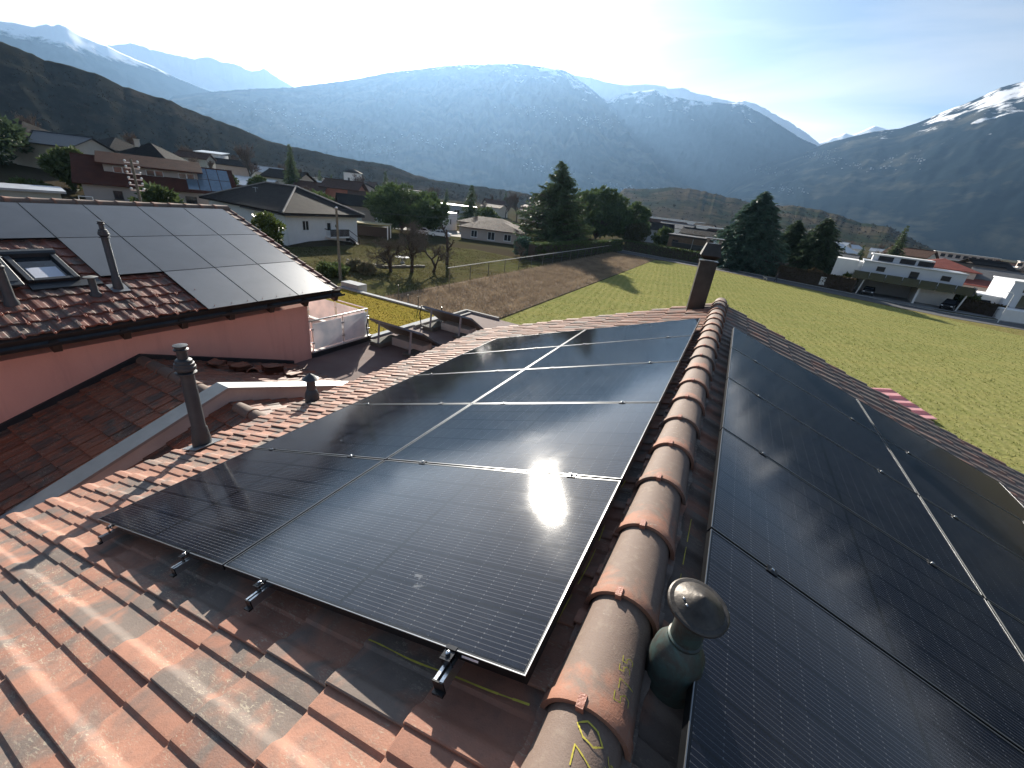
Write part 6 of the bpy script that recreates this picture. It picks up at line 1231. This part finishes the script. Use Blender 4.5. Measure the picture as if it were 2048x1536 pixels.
lp = empty('street_lamp', (38.4, 89.6, GZ), R_(150), 'pale street lamp at the bend of the road', 'street lamp'); mb = MB(); mb.tube([(0, 0, 0), (0, 0, 4.3), (.2, 0, 4.5)], [.07, .05, .04], 8); mb.build('pole', M_WFR, lp); mb = MB(); mb.box(.15, .75, -.1, .1, 4.45, 4.55); mb.build('lamp_head', M_WFR, lp)
gf = empty('gate', (41.2, 95.6, GZ), R_(-28), 'dark metal bar gate before the right white house', 'gate')
mb = MB()
for z in (.25, 1.35): mb.box(-2.2, 2.2, -.03, .03, z, z+.06)
mb.build('gate_frame', M_DFR, gf)
for k in range(23): m2 = MB(); m2.box(-2.2+k*.2-.012, -2.2+k*.2+.012, -.012, .012, .1, 1.5); m2.build('bar', M_DFR, gf)
tb = empty('garden_table', (-37.6, 42.0, GZ), R_(20), 'round white garden table on the orchard lawn', 'table'); mb = MB(); mb.lathe([(.5, .72), (.9, .74), (.9, .79), (.05, .80)], 20); mb.build('tabletop', W_WHITE, tb); mb = MB(); mb.lathe([(.35, 0), (.3, .1), (.12, .3), (.15, .72)], 12); mb.build('pedestal', W_GREY, tb)
for k, (x0, y0, x1, y1, lab) in enumerate(((-41.5, 36.5, -36.6, 37.2, 'low stone edging of the flower bed nearer the pole'), (-36.2, 37.4, -34.4, 42.5, 'low stone edging of the flower bed beside the white table'))):
    L = math.hypot(x1-x0, y1-y0); e_ = empty('bed_edging', (x0, y0, GZ), math.atan2(y1-y0, x1-x0), lab, 'edging', 'stone bed edgings'); rgb = random.Random(k); x = 0
    while x < L: w_ = rgb.uniform(.35, .6); m2 = MB(); m2.box(x, x+w_-.03, -.14+rgb.uniform(-.03, .03), .14, -.05, .28+rgb.uniform(-.05, .05)); m2.build('stone', pm('field_stone', (.26, .24, .20), .95, .25, 3), e_); x += w_
lf = MB(); rgl = random.Random(9)
gb = MB()
for z0, z1, x0, x1 in ((0, .95, 0, 1.1), (0, .6, 1.1, 2.1)):
    for x in (x0, x1): gb.tube([(x, 0, z0), (x, 0, z1)], .045, 5)
    gb.tube([(x0, 0, z1), (x1, 0, z1)], .045, 5)
gb.tube([(0, 0, .2), (2.1, 0, .05)], .045, 5); o = gb.build('clothes_frame', M_WFR); o.location = (-63, 20.4, -4.55); o.rotation_euler = (0, 0, R_(60)); tag(o, 'white metal frame standing behind the salmon roof ridge', 'frame')
# ---------------------------------------------------------------- cars, walker and dog
def car(loc, rz, paint, label, suv=0):
    e_ = empty('car', loc, R_(rz), label, 'car'); H = 1.45+.25*suv; prof = [(-2.15, .35), (-2.2, .62), (-2.1, .86), (-1.25, .98), (-.55, H-.06), (0, H), (1.1, H-.03), (1.75, 1.02), (2.12, .92), (2.18, .5), (2.1, .33)]
    bm = MB(); n = len(prof)
    for y, k in ((-.86, .0), (-.80, .03), (.80, .03), (.86, .0)):
        for x, z in prof: bm.v.append((x*(1-.01*(abs(y) > .83)), y*(.86 if z > 1.0 else 1), z))
    for r in range(3):
        for i in range(n): bm.f.append((r*n+i, r*n+(i+1) % n, (r+1)*n+(i+1) % n, (r+1)*n+i))
    bm.f += [tuple(range(n)), tuple(range(3*n, 4*n))[::-1]]; bm.m = [0]*len(bm.f); bm.build('body', paint, e_, 40, bevel=.03)
    for s_ in (-1, 1):
        m2 = MB(); y = s_*.762; q = [(-1.05, 1.0), (-.5, H-.14), (.02, H-.1), (.02, 1.0)]; q2 = [(.12, 1.0), (.12, H-.1), (1.05, H-.13), (1.5, 1.02)]
        for g_ in (q, q2): m2.add([(x, y*1.0+s_*(.0 if z > 1.1 else .11), z) for x, z in g_], [(0, 1, 2, 3)])
        m2.build('side_window', M_GLASS, e_)
        for x in (-1.35, 1.3):
            m3 = MB(); m3.lathe([(.33, -.1), (.34, -.06), (.34, .06), (.33, .1)], 18, M=Matrix.Translation((x, s_*.78, .34)) @ Matrix.Rotation(R_(90), 4, 'X')); wl = m3.build('wheel', M_BLKPL, e_, 30); m4 = MB(); m4.lathe([(.20, -.115), (.2, .115)], 14, M=Matrix.Translation((x, s_*.78, .34)) @ Matrix.Rotation(R_(90), 4, 'X')); m4.build('rim', M_ALU, wl)
        m5 = MB(); m5.box(-2.2, -2.1, s_*.62-.14, s_*.62+.14, .62, .76); m5.build('headlight', M_WFR, e_); m6 = MB(); m6.box(2.08, 2.19, s_*.68-.1, s_*.68+.1, .7, .85); m6.build('tail_light', pm('red_lens', (.3, .02, .02), .3, .1, 3, 0, 0), e_)
    m7 = MB(); m7.add([(-1.22, -.68, 1.0), (-1.22, .68, 1.0), (-.57, .62, H-.09), (-.57, -.62, H-.09)], [(0, 3, 2, 1)]); m7.v = [(x-.012, y, z+.012) for x, y, z in m7.v]; m7.build('windscreen', M_GLASS, e_); return e_
CP = lambda n_, c: pm(n_, c, .18, .05, 2, .3, 0)
car((34.9, 97.4, GZ+.03), 62, CP('black_paint', (.015, .015, .017)), 'black car parked on the forecourt right of the carport', 1); car((24.0, 100.4, GZ+.03), 75, CP('dark_grey_paint', (.05, .052, .055)), 'dark car inside the open carport of the modern house', 0); car((18.6, 115.5, GZ+.03), 80, CP('white_paint', (.7, .71, .72)), 'white car parked beside the grey house', 0); car((-56.0, 74.5, GZ+.03), 30, CP('silver_paint', (.5, .52, .55)), 'silver car glinting on the drive, behind the pollarded trunk', 0); car((-60.0, 73.0, GZ+.03), 35, CP('pale_paint', (.62, .62, .6)), 'pale car on the drive below the wide pine', 0)
def skin(name, verts, edges, mat, loc, rz, label, cat, root=0, sub=2):
    me = bpy.data.meshes.new(name); me.from_pydata([v[:3] for v in verts], edges, []); o = link(name, me); me.materials.append(mat); o.location = loc; o.rotation_euler = (0, 0, rz)
    md = o.modifiers.new('s', 'SKIN'); md.use_smooth_shade = True; sb = o.modifiers.new('u', 'SUBSURF'); sb.levels = sb.render_levels = sub
    for i, v in enumerate(verts): me.skin_vertices[0].data[i].radius = (v[3], v[3]); me.skin_vertices[0].data[i].use_root = (i == root)
    return tag(o, label, cat)
pv = [(0, 0, .92, .15), (0, 0, 1.15, .14), (0, 0, 1.38, .15), (0, 0, 1.50, .065), (.03, 0, 1.60, .10), (.02, 0, 1.70, .085), (.0, .17, 1.40, .07), (.03, .24, 1.13, .05), (.15, .22, .92, .042), (.0, -.17, 1.40, .07), (-.05, -.24, 1.13, .05), (.02, -.25, .90, .042), (.0, .09, .88, .10), (.16, .10, .48, .072), (.20, .10, .09, .055), (.33, .10, .045, .045), (.0, -.09, .88, .10), (-.06, -.10, .48, .072), (-.26, -.10, .12, .055), (-.16, -.10, .05, .045)]
pe = [(0, 1), (1, 2), (2, 3), (3, 4), (4, 5), (2, 6), (6, 7), (7, 8), (2, 9), (9, 10), (10, 11), (0, 12), (12, 13), (13, 14), (14, 15), (0, 16), (16, 17), (17, 18), (18, 19)]
pr_ = skin('person', pv, pe, pm('dark_clothes', (.03, .032, .042), .9, .2, 8), (8.3, 95.4, GZ+.03), R_(175), 'person in dark clothes walking a dog along the road', 'person')
mb = MB(); mb.lathe([(.001, 1.58), (.088, 1.6), (.102, 1.66), (.09, 1.74), (.05, 1.785), (.005, 1.79)], 14, (.01, 0, 0)); mb.build('hair', pm('brown_hair', (.06, .04, .03), .8), pr_, 60)
dv = [(0, 0, .42, .10), (.2, 0, .43, .11), (.4, 0, .45, .12), (.52, 0, .58, .065), (.62, 0, .64, .07), (.75, 0, .60, .038), (-.14, 0, .46, .035), (-.28, 0, .56, .018), (.40, .07, .28, .04), (.41, .07, .03, .026), (.40, -.07, .28, .04), (.48, -.07, .03, .026), (-.02, .07, .28, .05), (-.08, .07, .15, .03), (-.05, .07, .03, .026), (-.02, -.07, .28, .05), (-.14, -.07, .15, .03), (-.12, -.07, .03, .026)]
skin('dog', dv, [(0, 1), (1, 2), (2, 3), (3, 4), (4, 5), (0, 6), (6, 7), (2, 8), (8, 9), (2, 10), (10, 11), (0, 12), (12, 13), (13, 14), (0, 15), (15, 16), (16, 17)], pm('pale_fur', (.5, .45, .38), .9, .3, 9), (6.7, 95.9, GZ+.03), R_(170), 'pale dog walking on a lead ahead of the walker', 'dog')
mb = MB(); mb.tube([(8.1, 95.2, -7.0), (7.2, 95.5, -7.4), (6.2, 95.85, -7.38)], .008, 4); tag(mb.build('dog_lead', M_BLKPL), 'thin lead between the walker and the dog', 'lead')
# ---------------------------------------------------------------- villages on the far slopes and the hazy air
def village(name, P, n, rg, sz, label, mats, sel):
    """far villages that read as white specks: one mass"""
    a, b = P.shape[:2]; T = []; k = 0
    ii = sel(P, rg); q = P[ii[0], ii[1]]; m = len(q)
    V = []
    for c in q:
        s_ = sz*rg.uniform(.6, 1.5); h_ = s_*rg.uniform(.5, .9); d = s_*.7; z0, z1 = c[2]-2, c[2]+h_
        x0, x1, y0, y1 = c[0]-s_, c[0]+s_, c[1]-d, c[1]+d
        V += [[(x0, y0, z0), (x1, y0, z0), (x1, y0, z1), (x0, y0, z1)], [(x0, y0, z0), (x0, y1, z0), (x0, y1, z1), (x0, y0, z1)], [(x1, y0, z0), (x1, y1, z0), (x1, y1, z1), (x1, y0, z1)], [(x0-.8, y0-.8, z1), (x1+.8, y0-.8, z1), (x1+.8, c[1], z1+h_*.5), (x0-.8, c[1], z1+h_*.5)], [(x0-.8, y1+.8, z1), (x1+.8, y1+.8, z1), (x1+.8, c[1], z1+h_*.5), (x0-.8, c[1], z1+h_*.5)]]
    return tag(tris(name, np.array(V), mats, None, 4), label, kind='stuff')
def mesh_grid(nm, nr):
    me = bpy.data.objects[nm].data; co = np.empty(len(me.vertices)*3, dtype=np.float32); me.vertices.foreach_get('co', co); return co.reshape(nr, -1, 3)
def near_spots(spots, spread):
    """villages grouped round (azimuth, elevation) centres as seen from the site"""
    def f(P, rg):
        az = np.degrees(np.arctan2(P[..., 0], P[..., 1])); el = np.degrees(np.arctan2(P[..., 2]-CAM.z, np.hypot(P[..., 0], P[..., 1]))); I, J = [], []
        for (a, e, n, sa, se) in spots:
            w_ = np.exp(-((az-a)/sa)**2-((el-e)/se)**2).reshape(-1)
            if w_.sum() <= 0: continue
            k = rg.choice(len(w_), n, p=w_/w_.sum()); I += list(k // P.shape[1]); J += list(k % P.shape[1])
        return np.array(I), np.array(J)
    return f
M_SPECK = pm('far_snowy_roofs', (.42, .44, .48), .8, .3, .02, bs=0); rgx = np.random.RandomState(77)
GC = mesh_grid('main_mountain', 123); GF = mesh_grid('right_mountain', 103)
village('mountain_village', GC, 0, rgx, 4.0, 'white specks of villages on the main mountain', M_SPECK, near_spots([(-50, 4.2, 60, 4, .5), (-45, 3.4, 60, 4, .4), (-55, 5.4, 30, 3, .4), (-26, 9.3, 40, 3, .5), (-20, 9.0, 60, 2.5, .5), (-38, 5.0, 30, 4, .5), (-24, 3.6, 30, 2.5, .4), (-14, 2.6, 40, 3, .3), (-30, 6, 20, 3, .5)], 0))
village('slope_village', GF, 0, rgx, 3.2, 'white specks of villages on the right mountain flank', M_SPECK, near_spots([(5, 7.4, 50, 1.5, .4), (9, 6.5, 30, 2, .3), (3, 4.0, 30, 1.5, .3), (12, 7.4, 20, 2, .3), (1, 5.6, 25, 1.2, .3)], 0))
XH = 12500.0
mb = MB(); mb.box(-XH, XH, -XH, XH, GZ-13, 1790); hz = mb.build('haze', None if False else [])
hm = bpy.data.materials.new('valley_haze'); hm.use_nodes = True; t = hm.node_tree; t.nodes.clear()
pv_ = t.nodes.new('ShaderNodeVolumePrincipled'); pv_.inputs['Color'].default_value = (.36, .62, 1.0, 1); pv_.inputs['Density'].default_value = 4.0e-5; pv_.inputs['Anisotropy'].default_value = .55
ho = t.nodes.new('ShaderNodeOutputMaterial'); t.links.new(pv_.outputs[0], ho.inputs['Volume']); hz.data.materials.append(hm); tag(hz, 'pale blue winter haze filling the valley', kind='stuff')
